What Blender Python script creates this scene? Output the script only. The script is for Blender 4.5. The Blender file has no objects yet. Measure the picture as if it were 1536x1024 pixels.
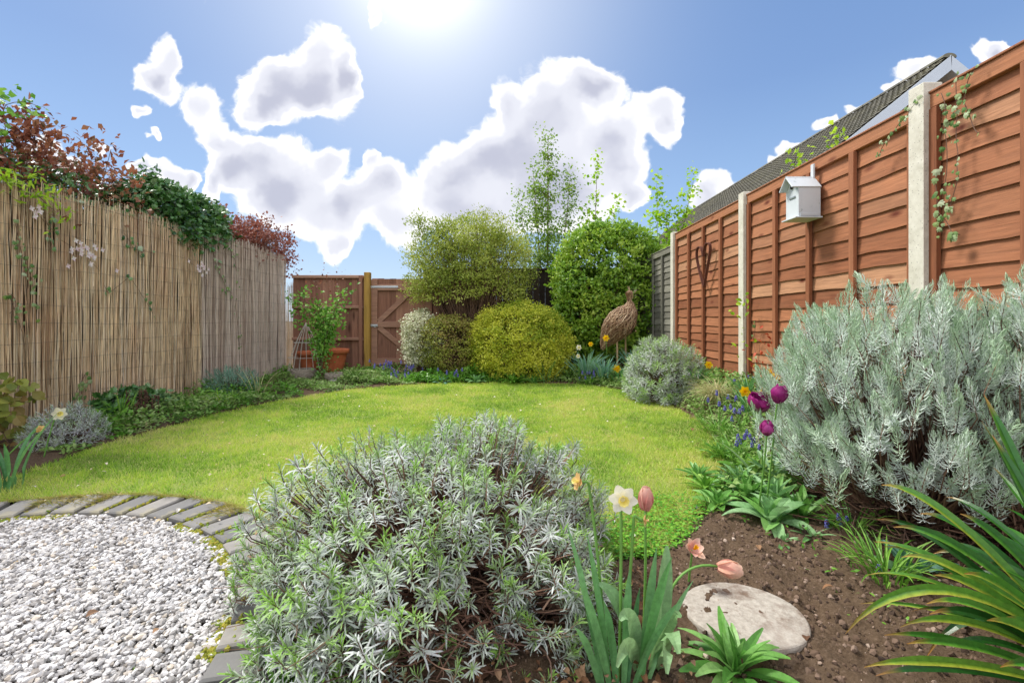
import bpy, math, random
import numpy as np
from mathutils import Vector, Matrix
random.seed(7)
RS = np.random.RandomState(11)
R = math.radians
scene = bpy.context.scene
COL = scene.collection
PI = math.pi

# ------------------------------------------------------------------ camera
CAMH = 0.90
FPX = 690.0                      # focal length in pixels of the 1536 px wide photograph
cam_d = bpy.data.cameras.new('camera')
cam_d.sensor_width = 36.0
cam_d.lens = FPX / 1536.0 * 36.0
cam_d.shift_y = -32.0 / 1536.0   # the horizon lies a little above the middle of the frame
cam_d.clip_start = 0.05
cam_d.clip_end = 1000
cam = bpy.data.objects.new('camera', cam_d)
cam.location = (0, 0, CAMH)
cam.rotation_euler = (R(90), 0, 0)
COL.objects.link(cam)
scene.camera = cam

# ------------------------------------------------------------------ exposure
vs = scene.view_settings
vs.view_transform = 'Standard'; vs.look = 'None'; vs.gamma = 1.0
vs.use_curve_mapping = False
vs.exposure = 1.0

# ------------------------------------------------------------------ sun
SUN_AZ = -62.0       # degrees left of the viewing direction
SUN_EL = 54.0
sd = bpy.data.lights.new('sun', 'SUN')
sd.energy = 2.5; sd.angle = R(14); sd.color = (1.0, 0.955, 0.88)
sun = bpy.data.objects.new('sun', sd)
sv = Vector((math.sin(R(SUN_AZ)) * math.cos(R(SUN_EL)), math.cos(R(SUN_AZ)) * math.cos(R(SUN_EL)), math.sin(R(SUN_EL))))
sun.rotation_euler = sv.to_track_quat('Z', 'Y').to_euler()
sun.location = (0, 0, 20)
COL.objects.link(sun)

# ------------------------------------------------------------------ world: sky texture, cumulus clouds and the bright air round the sun
world = bpy.data.worlds.new('World'); scene.world = world
world.use_nodes = True
wt = world.node_tree; wn = wt.nodes; wl = wt.links
wn.clear()

def srgb(h):
    h = h.lstrip('#')
    c = [int(h[i:i + 2], 16) / 255 for i in (0, 2, 4)]
    return tuple(x / 12.92 if x <= 0.04045 else ((x + 0.055) / 1.055) ** 2.4 for x in c) + (1.0,)

def wmath(op, a, b=None, c=None, clamp=False):
    n = wn.new('ShaderNodeMath'); n.operation = op; n.use_clamp = clamp
    for i, v in enumerate((a, b, c)):
        if v is None: continue
        if isinstance(v, (int, float)): n.inputs[i].default_value = v
        else: wl.new(v, n.inputs[i])
    return n.outputs[0]

def wvec(op, a, b=None, c=None, out=0):
    n = wn.new('ShaderNodeVectorMath'); n.operation = op
    for i, v in enumerate((a, b, c)):
        if v is None: continue
        if isinstance(v, (tuple, list)): n.inputs[i].default_value = v
        else: wl.new(v, n.inputs[i])
    return n.outputs[out]

def wramp(v, stops, interp='LINEAR'):
    n = wn.new('ShaderNodeValToRGB'); n.color_ramp.interpolation = interp
    e = n.color_ramp.elements
    while len(e) > len(stops): e.remove(e[-1])
    while len(e) < len(stops): e.new(0.5)
    for k, (p, c) in zip(e, stops):
        k.position = p; k.color = c
    wl.new(v, n.inputs[0])
    return n.outputs[0]

def wmix(f, a, b):
    n = wn.new('ShaderNodeMix'); n.data_type = 'RGBA'
    for s, v in (('Factor', f), ('A', a), ('B', b)):
        idx = {'Factor': 0, 'A': 6, 'B': 7}[s]
        if isinstance(v, (int, float, tuple)): n.inputs[idx].default_value = v
        else: wl.new(v, n.inputs[idx])
    return n.outputs[2]

tc = wn.new('ShaderNodeTexCoord')
sep = wn.new('ShaderNodeSeparateXYZ'); wl.new(tc.outputs['Generated'], sep.inputs[0])
fy = wmath('MAXIMUM', sep.outputs[1], 0.06)
u = wmath('DIVIDE', sep.outputs[0], fy)
v = wmath('DIVIDE', sep.outputs[2], fy)
comb = wn.new('ShaderNodeCombineXYZ'); wl.new(u, comb.inputs[0]); wl.new(v, comb.inputs[1])
uv = comb.outputs[0]
def wnoise(vec, scale, detail=4.0, rough=0.6, color=False):
    n = wn.new('ShaderNodeTexNoise'); n.inputs['Scale'].default_value = scale
    n.inputs['Detail'].default_value = detail; n.inputs['Roughness'].default_value = rough
    wl.new(vec, n.inputs['Vector'])
    return n.outputs['Color'] if color else n.outputs[0]
wn1 = wvec('SUBTRACT', wnoise(uv, 7.0, 2, 0.62, True), (0.5, 0.5, 0.5))
wp = wvec('MULTIPLY_ADD', wn1, (0.085, 0.085, 0.0), uv)
wn2 = wvec('SUBTRACT', wnoise(uv, 26.0, 2, 0.6, True), (0.5, 0.5, 0.5))
wp = wvec('MULTIPLY_ADD', wn2, (0.035, 0.035, 0.0), wp)
# cumulus heads: direction of the middle and size, as (x, y, half width, half height) on the photograph's grid
BLOBS = [(250,88,24,34),(222,112,20,22),(240,130,26,22),(205,162,18,10),(228,195,7,9),(308,155,42,40),
 (484,66,34,36),(402,122,42,36),(455,118,62,48),(490,140,45,45),(392,168,34,24),(524,128,18,18),(430,160,60,30),(520,95,16,30),
 (325,205,32,22),(360,235,55,38),(420,250,75,45),(340,262,34,28),(500,238,28,24),(455,300,72,46),(505,340,46,38),
 (500,376,18,18),(395,300,50,40),(318,282,12,28),(555,235,9,14),(572,262,36,26),(575,300,40,45),(600,345,34,30),(530,300,30,40),
 (700,248,62,42),(650,292,52,46),(762,205,62,56),(760,150,20,26),(835,148,58,58),(880,118,40,34),(910,130,34,30),(850,225,100,80),
 (770,285,120,70),(700,330,80,40),(930,200,46,50),(985,158,34,40),(1000,195,20,28),(935,262,36,34),(955,290,22,20),(860,300,80,50),
 (225,248,34,16),(212,258,20,14),(262,262,24,18),(285,262,12,16),(1075,283,36,24),(1050,305,26,22),(1372,108,44,14),(1335,132,20,10),(1488,78,32,18),
 (1510,80,26,16),(1192,222,34,13),(1160,240,14,10),(1240,188,18,9),(60,230,34,24),(80,250,40,22),(150,222,10,8),(562,20,9,26),(1290,170,20,10)]
tot = None
for (bx, by, rx, ry) in BLOBS:
    cx, cy = (bx - 768) / FPX, (480 - by) / FPX
    sx, sy = FPX / (rx * 1.30 + 3), FPX / (ry * 1.30 + 3)
    q = wvec('MULTIPLY_ADD', wp, (sx, sy, 0.0), (-cx * sx, -cy * sy, 0.0))
    d2 = wvec('DOT_PRODUCT', q, q, out=1)
    f = wmath('SUBTRACT', 1.0, d2, clamp=True)
    f = wmath('MULTIPLY', f, f)
    tot = f if tot is None else wmath('ADD', tot, f)
det = wnoise(wp, 20.0, 4, 0.65)
dens = wmath('ADD', tot, wmath('MULTIPLY', wmath('SUBTRACT', det, 0.5), 0.75))
front = wmath('GREATER_THAN', sep.outputs[1], 0.07)
mask = wn.new('ShaderNodeMapRange'); mask.interpolation_type = 'SMOOTHERSTEP'
wl.new(dens, mask.inputs[0]); mask.inputs[1].default_value = 0.13; mask.inputs[2].default_value = 0.50
cm = wmath('MULTIPLY', mask.outputs[0], front)
det2 = wnoise(wp, 6.0, 3, 0.55)
thick = wmath('ADD', wmath('MULTIPLY', tot, 0.36), wmath('MULTIPLY', wmath('SUBTRACT', det2, 0.5), 0.40))
CLOUDX = 0.60
def cc(h, k=CLOUDX):
    c = srgb(h); return (c[0] * k, c[1] * k, c[2] * k, 1)
ccol = wramp(thick, [(0.0, cc('#ffffff')), (0.20, cc('#fbfbfd')), (0.38, cc('#dcdee8')), (0.62, cc('#b9bccd')), (0.9, cc('#a2a6bc'))], 'EASE')
sky = wn.new('ShaderNodeTexSky'); sky.sky_type = 'NISHITA'; sky.sun_disc = False
sky.sun_elevation = R(SUN_EL); sky.sun_rotation = R(SUN_AZ)
sky.air_density = 1.0; sky.dust_density = 0.6; sky.ozone_density = 1.6
skc = wvec('MULTIPLY', sky.outputs[0], (0.105, 0.105, 0.105))
# blue of the open sky, paler to the horizon, as a mix with the physical sky
el = sep.outputs[2]
blue = wramp(el, [(0.0, cc('#c4daf2', .56)), (0.22, cc('#9bbde8', .54)), (0.42, cc('#82a6dc', .49)), (0.75, cc('#6c94d0', .46))])
skm = wmix(0.86, skc, blue)
gdir = Vector(((630 - 768) / FPX, 1.0, (480 + 75) / FPX)).normalized()
gd = wvec('DOT_PRODUCT', tc.outputs['Generated'], tuple(gdir), out=1)
glow = wmath('POWER', wmath('MAXIMUM', gd, 0.0), 20.0)
glow2 = wmath('POWER', wmath('MAXIMUM', gd, 0.0), 210.0)
skg = wmix(wmath('MULTIPLY', glow, 0.62, clamp=True), skm, cc('#f4f8ff', .66))
# unseen broken white cloud, added overhead and behind the camera as frontal fill
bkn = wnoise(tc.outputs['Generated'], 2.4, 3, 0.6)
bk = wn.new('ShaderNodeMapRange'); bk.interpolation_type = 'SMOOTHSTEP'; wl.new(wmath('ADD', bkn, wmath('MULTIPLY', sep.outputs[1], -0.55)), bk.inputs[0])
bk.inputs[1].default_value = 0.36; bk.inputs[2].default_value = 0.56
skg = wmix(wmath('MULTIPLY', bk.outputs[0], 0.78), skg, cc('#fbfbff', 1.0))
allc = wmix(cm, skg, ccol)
allc = wmix(wmath('MULTIPLY', glow2, 1.1, clamp=True), allc, cc('#ffffff', .75))
bg = wn.new('ShaderNodeBackground'); bg.inputs[1].default_value = 1.0
wl.new(allc, bg.inputs[0])
wo = wn.new('ShaderNodeOutputWorld'); wl.new(bg.outputs[0], wo.inputs[0])
world.cycles.sampling_method = 'MANUAL'; world.cycles.sample_map_resolution = 512

# ------------------------------------------------------------------ helpers
def at(x, y, d):
    """point seen at pixel (x, y) of the photograph, d metres into the garden"""
    return np.array(((x - 768) * d / FPX, d, CAMH - (y - 480) * d / FPX))

def tag(o, label=None, cat=None, group=None, kind=None):
    if label: o['label'] = label
    if cat: o['category'] = cat
    if group: o['group'] = group
    if kind: o['kind'] = kind
    return o

def empty(name, loc=(0, 0, 0), label=None, cat=None, group=None):
    o = bpy.data.objects.new(name, None); COL.objects.link(o)
    o.location = tuple(float(a) for a in loc); o.empty_display_size = 0.1
    return tag(o, label, cat, group)

def copy_tree(o, parent=None):
    c = o.copy(); COL.objects.link(c); c.parent = parent
    for ch in o.children: copy_tree(ch, c)
    return c

class G:
    """collects vertices, quads and triangles with two per-vertex values (rnd: per leaf or board, tip: along it)"""
    def __init__(s):
        s.V = []; s.Q = []; s.T = []; s.r = []; s.t = []; s.n = 0
    def add(s, V, Q=None, T=None, r=0.5, t=0.5):
        V = np.asarray(V, float).reshape(-1, 3); k = len(V)
        s.V.append(V)
        if Q is not None and len(Q): s.Q.append(np.asarray(Q, int).reshape(-1, 4) + s.n)
        if T is not None and len(T): s.T.append(np.asarray(T, int).reshape(-1, 3) + s.n)
        s.r.append(np.broadcast_to(np.asarray(r, float), (k,)).copy())
        s.t.append(np.broadcast_to(np.asarray(t, float), (k,)).copy())
        s.n += k
        return s
    def inst(s, tpl, pos, rot, scale, r):
        """many copies of a template: pos (N,3), rot (N,3,3) columns = axes, scale (N,) or (N,3), r (N,)"""
        V, Q, T, tt = tpl
        N = len(pos)
        if N == 0: return
        scale = np.asarray(scale, float)
        if scale.ndim == 1: scale = np.repeat(scale[:, None], 3, 1)
        W = V[None] * scale[:, None, :]
        W = np.einsum('nij,nkj->nki', rot, W) + pos[:, None, :]
        k = len(V); off = (np.arange(N) * k)[:, None, None] + s.n
        s.V.append(W.reshape(-1, 3))
        if len(Q): s.Q.append((Q[None] + off).reshape(-1, 4))
        if len(T): s.T.append((T[None] + off).reshape(-1, 3))
        s.r.append(np.repeat(np.asarray(r, float), k)); s.t.append(np.tile(tt, N))
        s.n += N * k
    def box(s, c, size, r=0.5, rot=None, bev=0.0):
        sx, sy, sz = [a / 2 for a in size]
        if bev > 0:
            V = []
            for zz, ins in ((-sz, bev), (-sz + bev, 0), (sz - bev, 0), (sz, bev)):
                ax, ay = sx - ins, sy - ins
                V += [(-ax, -ay, zz), (ax, -ay, zz), (ax, ay, zz), (-ax, ay, zz)]
            Q = [(3, 2, 1, 0), (12, 13, 14, 15)]
            for l in range(3):
                for i in range(4):
                    j = (i + 1) % 4
                    Q.append((l * 4 + i, l * 4 + j, l * 4 + 4 + j, l * 4 + 4 + i))
        else:
            V = [(-sx, -sy, -sz), (sx, -sy, -sz), (sx, sy, -sz), (-sx, sy, -sz), (-sx, -sy, sz), (sx, -sy, sz), (sx, sy, sz), (-sx, sy, sz)]
            Q = [(3, 2, 1, 0), (4, 5, 6, 7), (0, 1, 5, 4), (1, 2, 6, 5), (2, 3, 7, 6), (3, 0, 4, 7)]
        V = np.array(V)
        if rot is not None: V = V @ np.array(rot).T
        return s.add(V + np.array(c), Q, r=r)
    def tube(s, pts, rad, n=5, r=0.5, cap=True):
        P = np.asarray(pts, float); K = len(P)
        rad = np.broadcast_to(np.asarray(rad, float), (K,))
        D = np.gradient(P, axis=0); D /= (np.linalg.norm(D, axis=1)[:, None] + 1e-9)
        ref = np.array((0, 0, 1.0)) if abs(D[:, 2].mean()) < 0.8 else np.array((1.0, 0.1, 0))
        X = np.cross(D, ref); X /= (np.linalg.norm(X, axis=1)[:, None] + 1e-9); Z = np.cross(X, D)
        a = np.arange(n) * 2 * PI / n
        V = P[:, None] + rad[:, None, None] * (np.cos(a)[None, :, None] * X[:, None] + np.sin(a)[None, :, None] * Z[:, None])
        V = V.reshape(-1, 3); Q = []; T = []
        for i in range(K - 1):
            for j in range(n):
                k = (j + 1) % n
                Q.append((i * n + j, i * n + k, i * n + n + k, i * n + n + j))
        if cap:
            V = np.vstack([V, P[:1], P[-1:]]); m = K * n
            for j in range(n):
                k = (j + 1) % n
                T.append((m, k, j)); T.append((m + 1, (K - 1) * n + j, (K - 1) * n + k))
        t = np.repeat(np.linspace(0, 1, K), n)
        if cap: t = np.append(t, (0, 1))
        return s.add(V, Q, T, r=r, t=t)
    def strip(s, pts, wid, up=(0, 0, 1), fold=0.25, r=0.5, twist=0.0):
        """a leaf along a curve, folded along its midrib"""
        P = np.asarray(pts, float); K = len(P); wid = np.broadcast_to(np.asarray(wid, float), (K,))
        D = np.gradient(P, axis=0); D /= (np.linalg.norm(D, axis=1)[:, None] + 1e-9)
        X = np.cross(D, np.asarray(up, float)); X /= (np.linalg.norm(X, axis=1)[:, None] + 1e-9); Z = np.cross(X, D)
        if twist:
            a = np.linspace(0, twist, K)[:, None]
            X, Z = X * np.cos(a) + Z * np.sin(a), Z * np.cos(a) - X * np.sin(a)
        w = wid[:, None] / 2
        L = P - X * w + Z * w * fold * 2; M = P; RR = P + X * w + Z * w * fold * 2
        V = np.stack([L, M, RR], 1).reshape(-1, 3); Q = []
        for i in range(K - 1):
            b = i * 3; Q += [(b, b + 1, b + 4, b + 3), (b + 1, b + 2, b + 5, b + 4)]
        return s.add(V, Q, r=r, t=np.repeat(np.linspace(0, 1, K), 3))
    def build(s, name, mat, parent=None, smooth=False, loc=None):
        me = bpy.data.meshes.new(name)
        V = np.vstack(s.V) if s.V else np.zeros((0, 3))
        o = bpy.data.objects.new(name, me); COL.objects.link(o)
        if parent is not None:
            o.parent = parent
            if loc is None: V = V - np.array(parent.matrix_basis.translation if parent.parent is None else parent.matrix_basis.translation + parent.parent.matrix_basis.translation)
        if loc is not None:
            V = V - np.array(loc, float); o.location = tuple(float(a) for a in loc)
        Q = np.vstack(s.Q) if s.Q else np.zeros((0, 4), int)
        T = np.vstack(s.T) if s.T else np.zeros((0, 3), int)
        me.vertices.add(len(V)); me.vertices.foreach_set('co', V.astype(np.float32).ravel())
        nl = Q.size + T.size
        me.loops.add(nl); me.loops.foreach_set('vertex_index', np.concatenate([Q.ravel(), T.ravel()]).astype(np.int32))
        me.polygons.add(len(Q) + len(T))
        st = np.concatenate([np.arange(len(Q)) * 4, Q.size + np.arange(len(T)) * 3]).astype(np.int32)
        me.polygons.foreach_set('loop_start', st)
        me.polygons.foreach_set('use_smooth', np.full(len(Q) + len(T), bool(smooth)))
        a = me.attributes.new('rnd', 'FLOAT', 'POINT'); a.data.foreach_set('value', np.concatenate(s.r).astype(np.float32))
        a = me.attributes.new('tip', 'FLOAT', 'POINT'); a.data.foreach_set('value', np.concatenate(s.t).astype(np.float32))
        me.update(calc_edges=True)
        if mat: me.materials.append(mat)
        return o

def nrm(a): return a / (np.linalg.norm(a, axis=-1, keepdims=True) + 1e-9)
def frames(d, roll=None, up=(0, 0, 1.0)):
    """rotation matrices whose Y axis is d and whose Z axis leans to up"""
    d = nrm(np.asarray(d, float)); N = len(d)
    U = np.broadcast_to(np.asarray(up, float), (N, 3))
    x = np.cross(d, U); bad = np.linalg.norm(x, axis=1) < 1e-3
    x[bad] = (1, 0, 0); x = nrm(x); z = np.cross(x, d)
    if roll is not None:
        c, s_ = np.cos(roll)[:, None], np.sin(roll)[:, None]
        x, z = x * c + z * s_, z * c - x * s_
    return np.stack([x, d, z], 2)
def rand(n, a=0.0, b=1.0): return RS.uniform(a, b, n)
def rdir(n):
    return nrm(RS.normal(size=(n, 3)))

def vnoise(P, scale=1.0, seed=0, octaves=3):
    """smooth value noise, -1..1"""
    P = np.asarray(P, float) * scale; out = 0; amp = 1; tot_ = 0
    for o in range(octaves):
        i = np.floor(P).astype(np.int64); f = P - i; f = f * f * (3 - 2 * f); acc = 0
        for dx in (0, 1):
            for dy in (0, 1):
                for dz in (0, 1):
                    h = ((i[..., 0] + dx) * 73856093) ^ ((i[..., 1] + dy) * 19349663) ^ ((i[..., 2] + dz) * 83492791) ^ (seed * 2654435 + o * 977)
                    h = (h ^ (h >> 13)) * 1274126177 & 0x7fffffff; h = (h ^ (h >> 16)) & 0xffff
                    w = (f[..., 0] if dx else 1 - f[..., 0]) * (f[..., 1] if dy else 1 - f[..., 1]) * (f[..., 2] if dz else 1 - f[..., 2])
                    acc = acc + w * (h / 32767.5 - 1)
        out = out + acc * amp; tot_ += amp; amp *= 0.5; P = P * 2.03 + 11.3
    return out / tot_

# templates: (V, Q, T, tip)
def T_leaf(w=0.12, curve=0.1, fold=0.3, shape='lance', n=4):
    """leaf of length 1 along +Y, facing +Z"""
    V = []; Q = []; T = []; t = []
    ys = np.linspace(0, 1, n + 1)
    for i, y in enumerate(ys):
        if shape == 'lance': ww = w * (math.sin(PI * min(1, y * 0.9 + 0.12)) ** 0.7)
        elif shape == 'oval': ww = w * (math.sin(PI * (y * 0.96 + 0.02)) ** 0.8)
        else: ww = w * (0.55 + 0.45 * math.sin(PI * min(1, y * 0.8 + 0.2)))
        if i == n: ww = w * 0.04
        z = curve * (y * (1 - y) * 2 - y * y * 1.0)
        V += [(-ww, y, z + fold * ww), (0, y, z), (ww, y, z + fold * ww)]; t += [y] * 3
        if i < n:
            b = i * 3; Q += [(b, b + 1, b + 4, b + 3), (b + 1, b + 2, b + 5, b + 4)]
    return np.array(V, float), np.array(Q), np.zeros((0, 3), int), np.array(t)
def T_blade():
    V = np.array([(-.5, 0, 0), (.5, 0, 0), (-.36, .5, .06), (.36, .5, .06), (0, 1, .22)], float)
    return V, np.array([(0, 1, 3, 2)]), np.array([(2, 3, 4)]), np.array([0, 0, .5, .5, 1.])
def T_diamond(w=0.35, fold=0.25):
    V = np.array([(0, 0, 0), (-w, .45, fold * w), (w, .45, fold * w), (0, 1, -0.08)], float)
    return V, np.zeros((0, 4), int), np.array([(0, 2, 1), (1, 2, 3)]), np.array([0, .5, .5, 1.])
def T_lance3(w=0.1, c=0.12):
    V = np.array([(-w * .5, 0, 0), (w * .5, 0, 0), (-w, .55, c * .4), (w, .55, c * .4), (0, 1, -c)], float)
    return V, np.array([(0, 1, 3, 2)]), np.array([(2, 3, 4)]), np.array([0, 0, .55, .55, 1.])
def T_ivy():
    out = [(0, 0), (.30, .02), (.52, .30), (.34, .44), (.36, .74), (.14, .68), (0, 1.0), (-.14, .68), (-.36, .74), (-.34, .44), (-.52, .30), (-.30, .02)]
    V = np.array([(x, y, -.12 * abs(x) - .1 * y * y) for x, y in out] + [(0, .42, .05)], float)
    T = np.array([(12, i, (i + 1) % 12) for i in range(12)])
    return V, np.zeros((0, 4), int), T, np.clip(V[:, 1], 0, 1)
def T_ico(sub=0, jitter=0.0, seed=0):
    import bmesh
    b = bmesh.new(); bmesh.ops.create_icosphere(b, subdivisions=max(1, sub), radius=0.5)
    V = np.array([v_.co[:] for v_ in b.verts]); T = np.array([[v_.index for v_ in f_.verts] for f_ in b.faces]); b.free()
    rs = np.random.RandomState(seed)
    if jitter: V = V * (1 + rs.uniform(-jitter, jitter, (len(V), 1)))
    return V, np.zeros((0, 4), int), T, V[:, 2] + .5

def lathe(g, c, prof, n=24, r=0.5, axis=None, cap=True):
    """prof: list of (radius, height)"""
    V = []; Q = []; K = len(prof)
    for (rr, z) in prof:
        for j in range(n):
            a = 2 * PI * j / n; V.append((rr * math.cos(a), rr * math.sin(a), z))
    for i in range(K - 1):
        for j in range(n):
            k = (j + 1) % n; Q.append((i * n + j, i * n + k, i * n + n + k, i * n + n + j))
    T = []
    if cap:
        V.append((0, 0, prof[-1][1])); m = len(V) - 1
        for j in range(n): T.append((m, (K - 1) * n + j, (K - 1) * n + (j + 1) % n))
    V = np.array(V)
    if axis is not None:
        M = np.array(Vector(axis).to_track_quat('Z', 'Y').to_matrix()); V = V @ M.T
    g.add(V + np.array(c), Q, T, r=r)

# ------------------------------------------------------------------ materials
def newmat(name):
    m = bpy.data.materials.new(name); m.use_nodes = True
    nt = m.node_tree; b = nt.nodes['Principled BSDF']
    return m, nt, b
def attr(nt, name):
    n = nt.nodes.new('ShaderNodeAttribute'); n.attribute_name = name; return n.outputs['Fac']
def ramp(nt, fac, stops, interp='LINEAR'):
    n = nt.nodes.new('ShaderNodeValToRGB'); n.color_ramp.interpolation = interp; e = n.color_ramp.elements
    while len(e) < len(stops): e.new(0.5)
    for k, (p, c) in zip(e, stops):
        k.position = p; k.color = c if not isinstance(c, str) else srgb(c)
    nt.links.new(fac, n.inputs[0]); return n.outputs[0]
def mix(nt, f, a, b, mode='MIX'):
    n = nt.nodes.new('ShaderNodeMix'); n.data_type = 'RGBA'; n.blend_type = mode
    for idx, v_ in ((0, f), (6, a), (7, b)):
        if isinstance(v_, str): v_ = srgb(v_)
        if isinstance(v_, (int, float, tuple)): n.inputs[idx].default_value = v_
        else: nt.links.new(v_, n.inputs[idx])
    return n.outputs[2]
def noise(nt, scale, detail=4, rough=.6, stretch=None, coord='Object', color=False, dist=0.0):
    n = nt.nodes.new('ShaderNodeTexNoise'); n.inputs['Scale'].default_value = scale
    n.inputs['Detail'].default_value = detail; n.inputs['Roughness'].default_value = rough
    n.inputs['Distortion'].default_value = dist
    tcn = nt.nodes.new('ShaderNodeTexCoord'); o = tcn.outputs[coord]
    if stretch:
        mp = nt.nodes.new('ShaderNodeMapping'); mp.inputs['Scale'].default_value = stretch
        nt.links.new(o, mp.inputs[0]); o = mp.outputs[0]
    nt.links.new(o, n.inputs['Vector'])
    return n.outputs['Color'] if color else n.outputs[0]
def mrange(nt, f, a, b, c=0.0, d=1.0):
    n = nt.nodes.new('ShaderNodeMapRange'); n.inputs[1].default_value = a; n.inputs[2].default_value = b
    n.inputs[3].default_value = c; n.inputs[4].default_value = d; nt.links.new(f, n.inputs[0]); return n.outputs[0]
def bump(nt, b, h, strength=.5, dist=.01):
    n = nt.nodes.new('ShaderNodeBump'); n.inputs['Strength'].default_value = strength; n.inputs['Distance'].default_value = dist
    nt.links.new(h, n.inputs['Height']); nt.links.new(n.outputs[0], b.inputs['Normal'])

def leaf_mat(name, stops, tip=None, trans=.35, rough=.5, spec=.35, tiprange=(0.0, 1.0), mottle=0.0):
    """colours differ from leaf to leaf (rnd); tip: colour the leaf blade runs to at its point"""
    m, nt, b = newmat(name)
    k = len(stops)
    c = ramp(nt, attr(nt, 'rnd'), [(i / max(1, k - 1), s) for i, s in enumerate(stops)])
    if tip: c = mix(nt, mrange(nt, attr(nt, 'tip'), *tiprange), c, tip)
    if mottle:
        nz = noise(nt, 70, 4, .7)
        dk = nt.nodes.new('ShaderNodeVectorMath'); dk.operation = 'SCALE'; nt.links.new(c, dk.inputs[0]); nt.links.new(mrange(nt, nz, .3, .7, 1 - mottle, 1 + mottle * .6), dk.inputs['Scale']); c = dk.outputs[0]
        bump(nt, b, nz, .25, .002)
    nt.links.new(c, b.inputs['Base Color']); b.inputs['Roughness'].default_value = rough
    b.inputs['Specular IOR Level'].default_value = spec
    if trans > 0:
        tr = nt.nodes.new('ShaderNodeBsdfTranslucent'); nt.links.new(c, tr.inputs[0])
        ms = nt.nodes.new('ShaderNodeMixShader'); ms.inputs[0].default_value = trans
        nt.links.new(b.outputs[0], ms.inputs[1]); nt.links.new(tr.outputs[0], ms.inputs[2])
        nt.links.new(ms.outputs[0], nt.nodes['Material Output'].inputs[0])
    return m
def plain(name, col, rough=.6, var=.15, scale=20, metal=0.0, bmp=0.0, spec=.4):
    m, nt, b = newmat(name)
    c0 = srgb(col)
    n = noise(nt, scale, 5)
    dk = tuple(x * (1 - var) for x in c0[:3]) + (1,); lt = tuple(min(1, x * (1 + var)) for x in c0[:3]) + (1,)
    nt.links.new(ramp(nt, n, [(.3, dk), (.7, lt)]), b.inputs['Base Color'])
    b.inputs['Roughness'].default_value = rough; b.inputs['Metallic'].default_value = metal
    b.inputs['Specular IOR Level'].default_value = spec
    if bmp: bump(nt, b, n, bmp, .005)
    return m
def wood(name, cols, stretch=(1, 1, 12), scale=6.0, knots=None, rough=.75, grain=.5, weather=None):
    """timber: per-board tone (rnd), grain stretched along the board, knots"""
    m, nt, b = newmat(name)
    k = len(cols)
    base = ramp(nt, attr(nt, 'rnd'), [(i / max(1, k - 1), c) for i, c in enumerate(cols)])
    # offset the grain from board to board
    tcn = nt.nodes.new('ShaderNodeTexCoord'); cmb = nt.nodes.new('ShaderNodeVectorMath'); cmb.operation = 'MULTIPLY_ADD'
    rr = attr(nt, 'rnd'); cx = nt.nodes.new('ShaderNodeCombineXYZ')
    for i in range(3): nt.links.new(rr, cx.inputs[i])
    nt.links.new(cx.outputs[0], cmb.inputs[0]); cmb.inputs[1].default_value = (7.3, 11.1, 5.7); nt.links.new(tcn.outputs['Object'], cmb.inputs[2])
    mp = nt.nodes.new('ShaderNodeMapping'); mp.inputs['Scale'].default_value = stretch; nt.links.new(cmb.outputs[0], mp.inputs[0])
    gn = nt.nodes.new('ShaderNodeTexNoise'); gn.inputs['Scale'].default_value = scale; gn.inputs['Detail'].default_value = 7
    gn.inputs['Roughness'].default_value = .65; gn.inputs['Distortion'].default_value = .6
    nt.links.new(mp.outputs[0], gn.inputs['Vector'])
    g1 = mrange(nt, gn.outputs[0], .3, .72, .62, 1.24)
    cg = mix(nt, 1.0, base, (1, 1, 1, 1), 'MULTIPLY')
    vm = nt.nodes.new('ShaderNodeVectorMath'); vm.operation = 'SCALE'; nt.links.new(base, vm.inputs[0]); nt.links.new(g1, vm.inputs['Scale'])
    c = vm.outputs[0]
    bl = noise(nt, 2.3, 5, .6)
    c = mix(nt, mrange(nt, bl, .35, .7, 0, .35), c, weather or cols[0])
    if knots:
        vo = nt.nodes.new('ShaderNodeTexVoronoi'); vo.inputs['Scale'].default_value = knots[0]
        mp2 = nt.nodes.new('ShaderNodeMapping'); mp2.inputs['Scale'].default_value = knots[1]; nt.links.new(cmb.outputs[0], mp2.inputs[0])
        nt.links.new(mp2.outputs[0], vo.inputs['Vector'])
        kf = mrange(nt, vo.outputs['Distance'], .05, .20, 1.0, 0.0)
        c = mix(nt, kf, c, knots[2])
    nt.links.new(c, b.inputs['Base Color']); b.inputs['Roughness'].default_value = rough
    b.inputs['Specular IOR Level'].default_value = .25
    bump(nt, b, gn.outputs[0], grain, .004)
    return m

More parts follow.
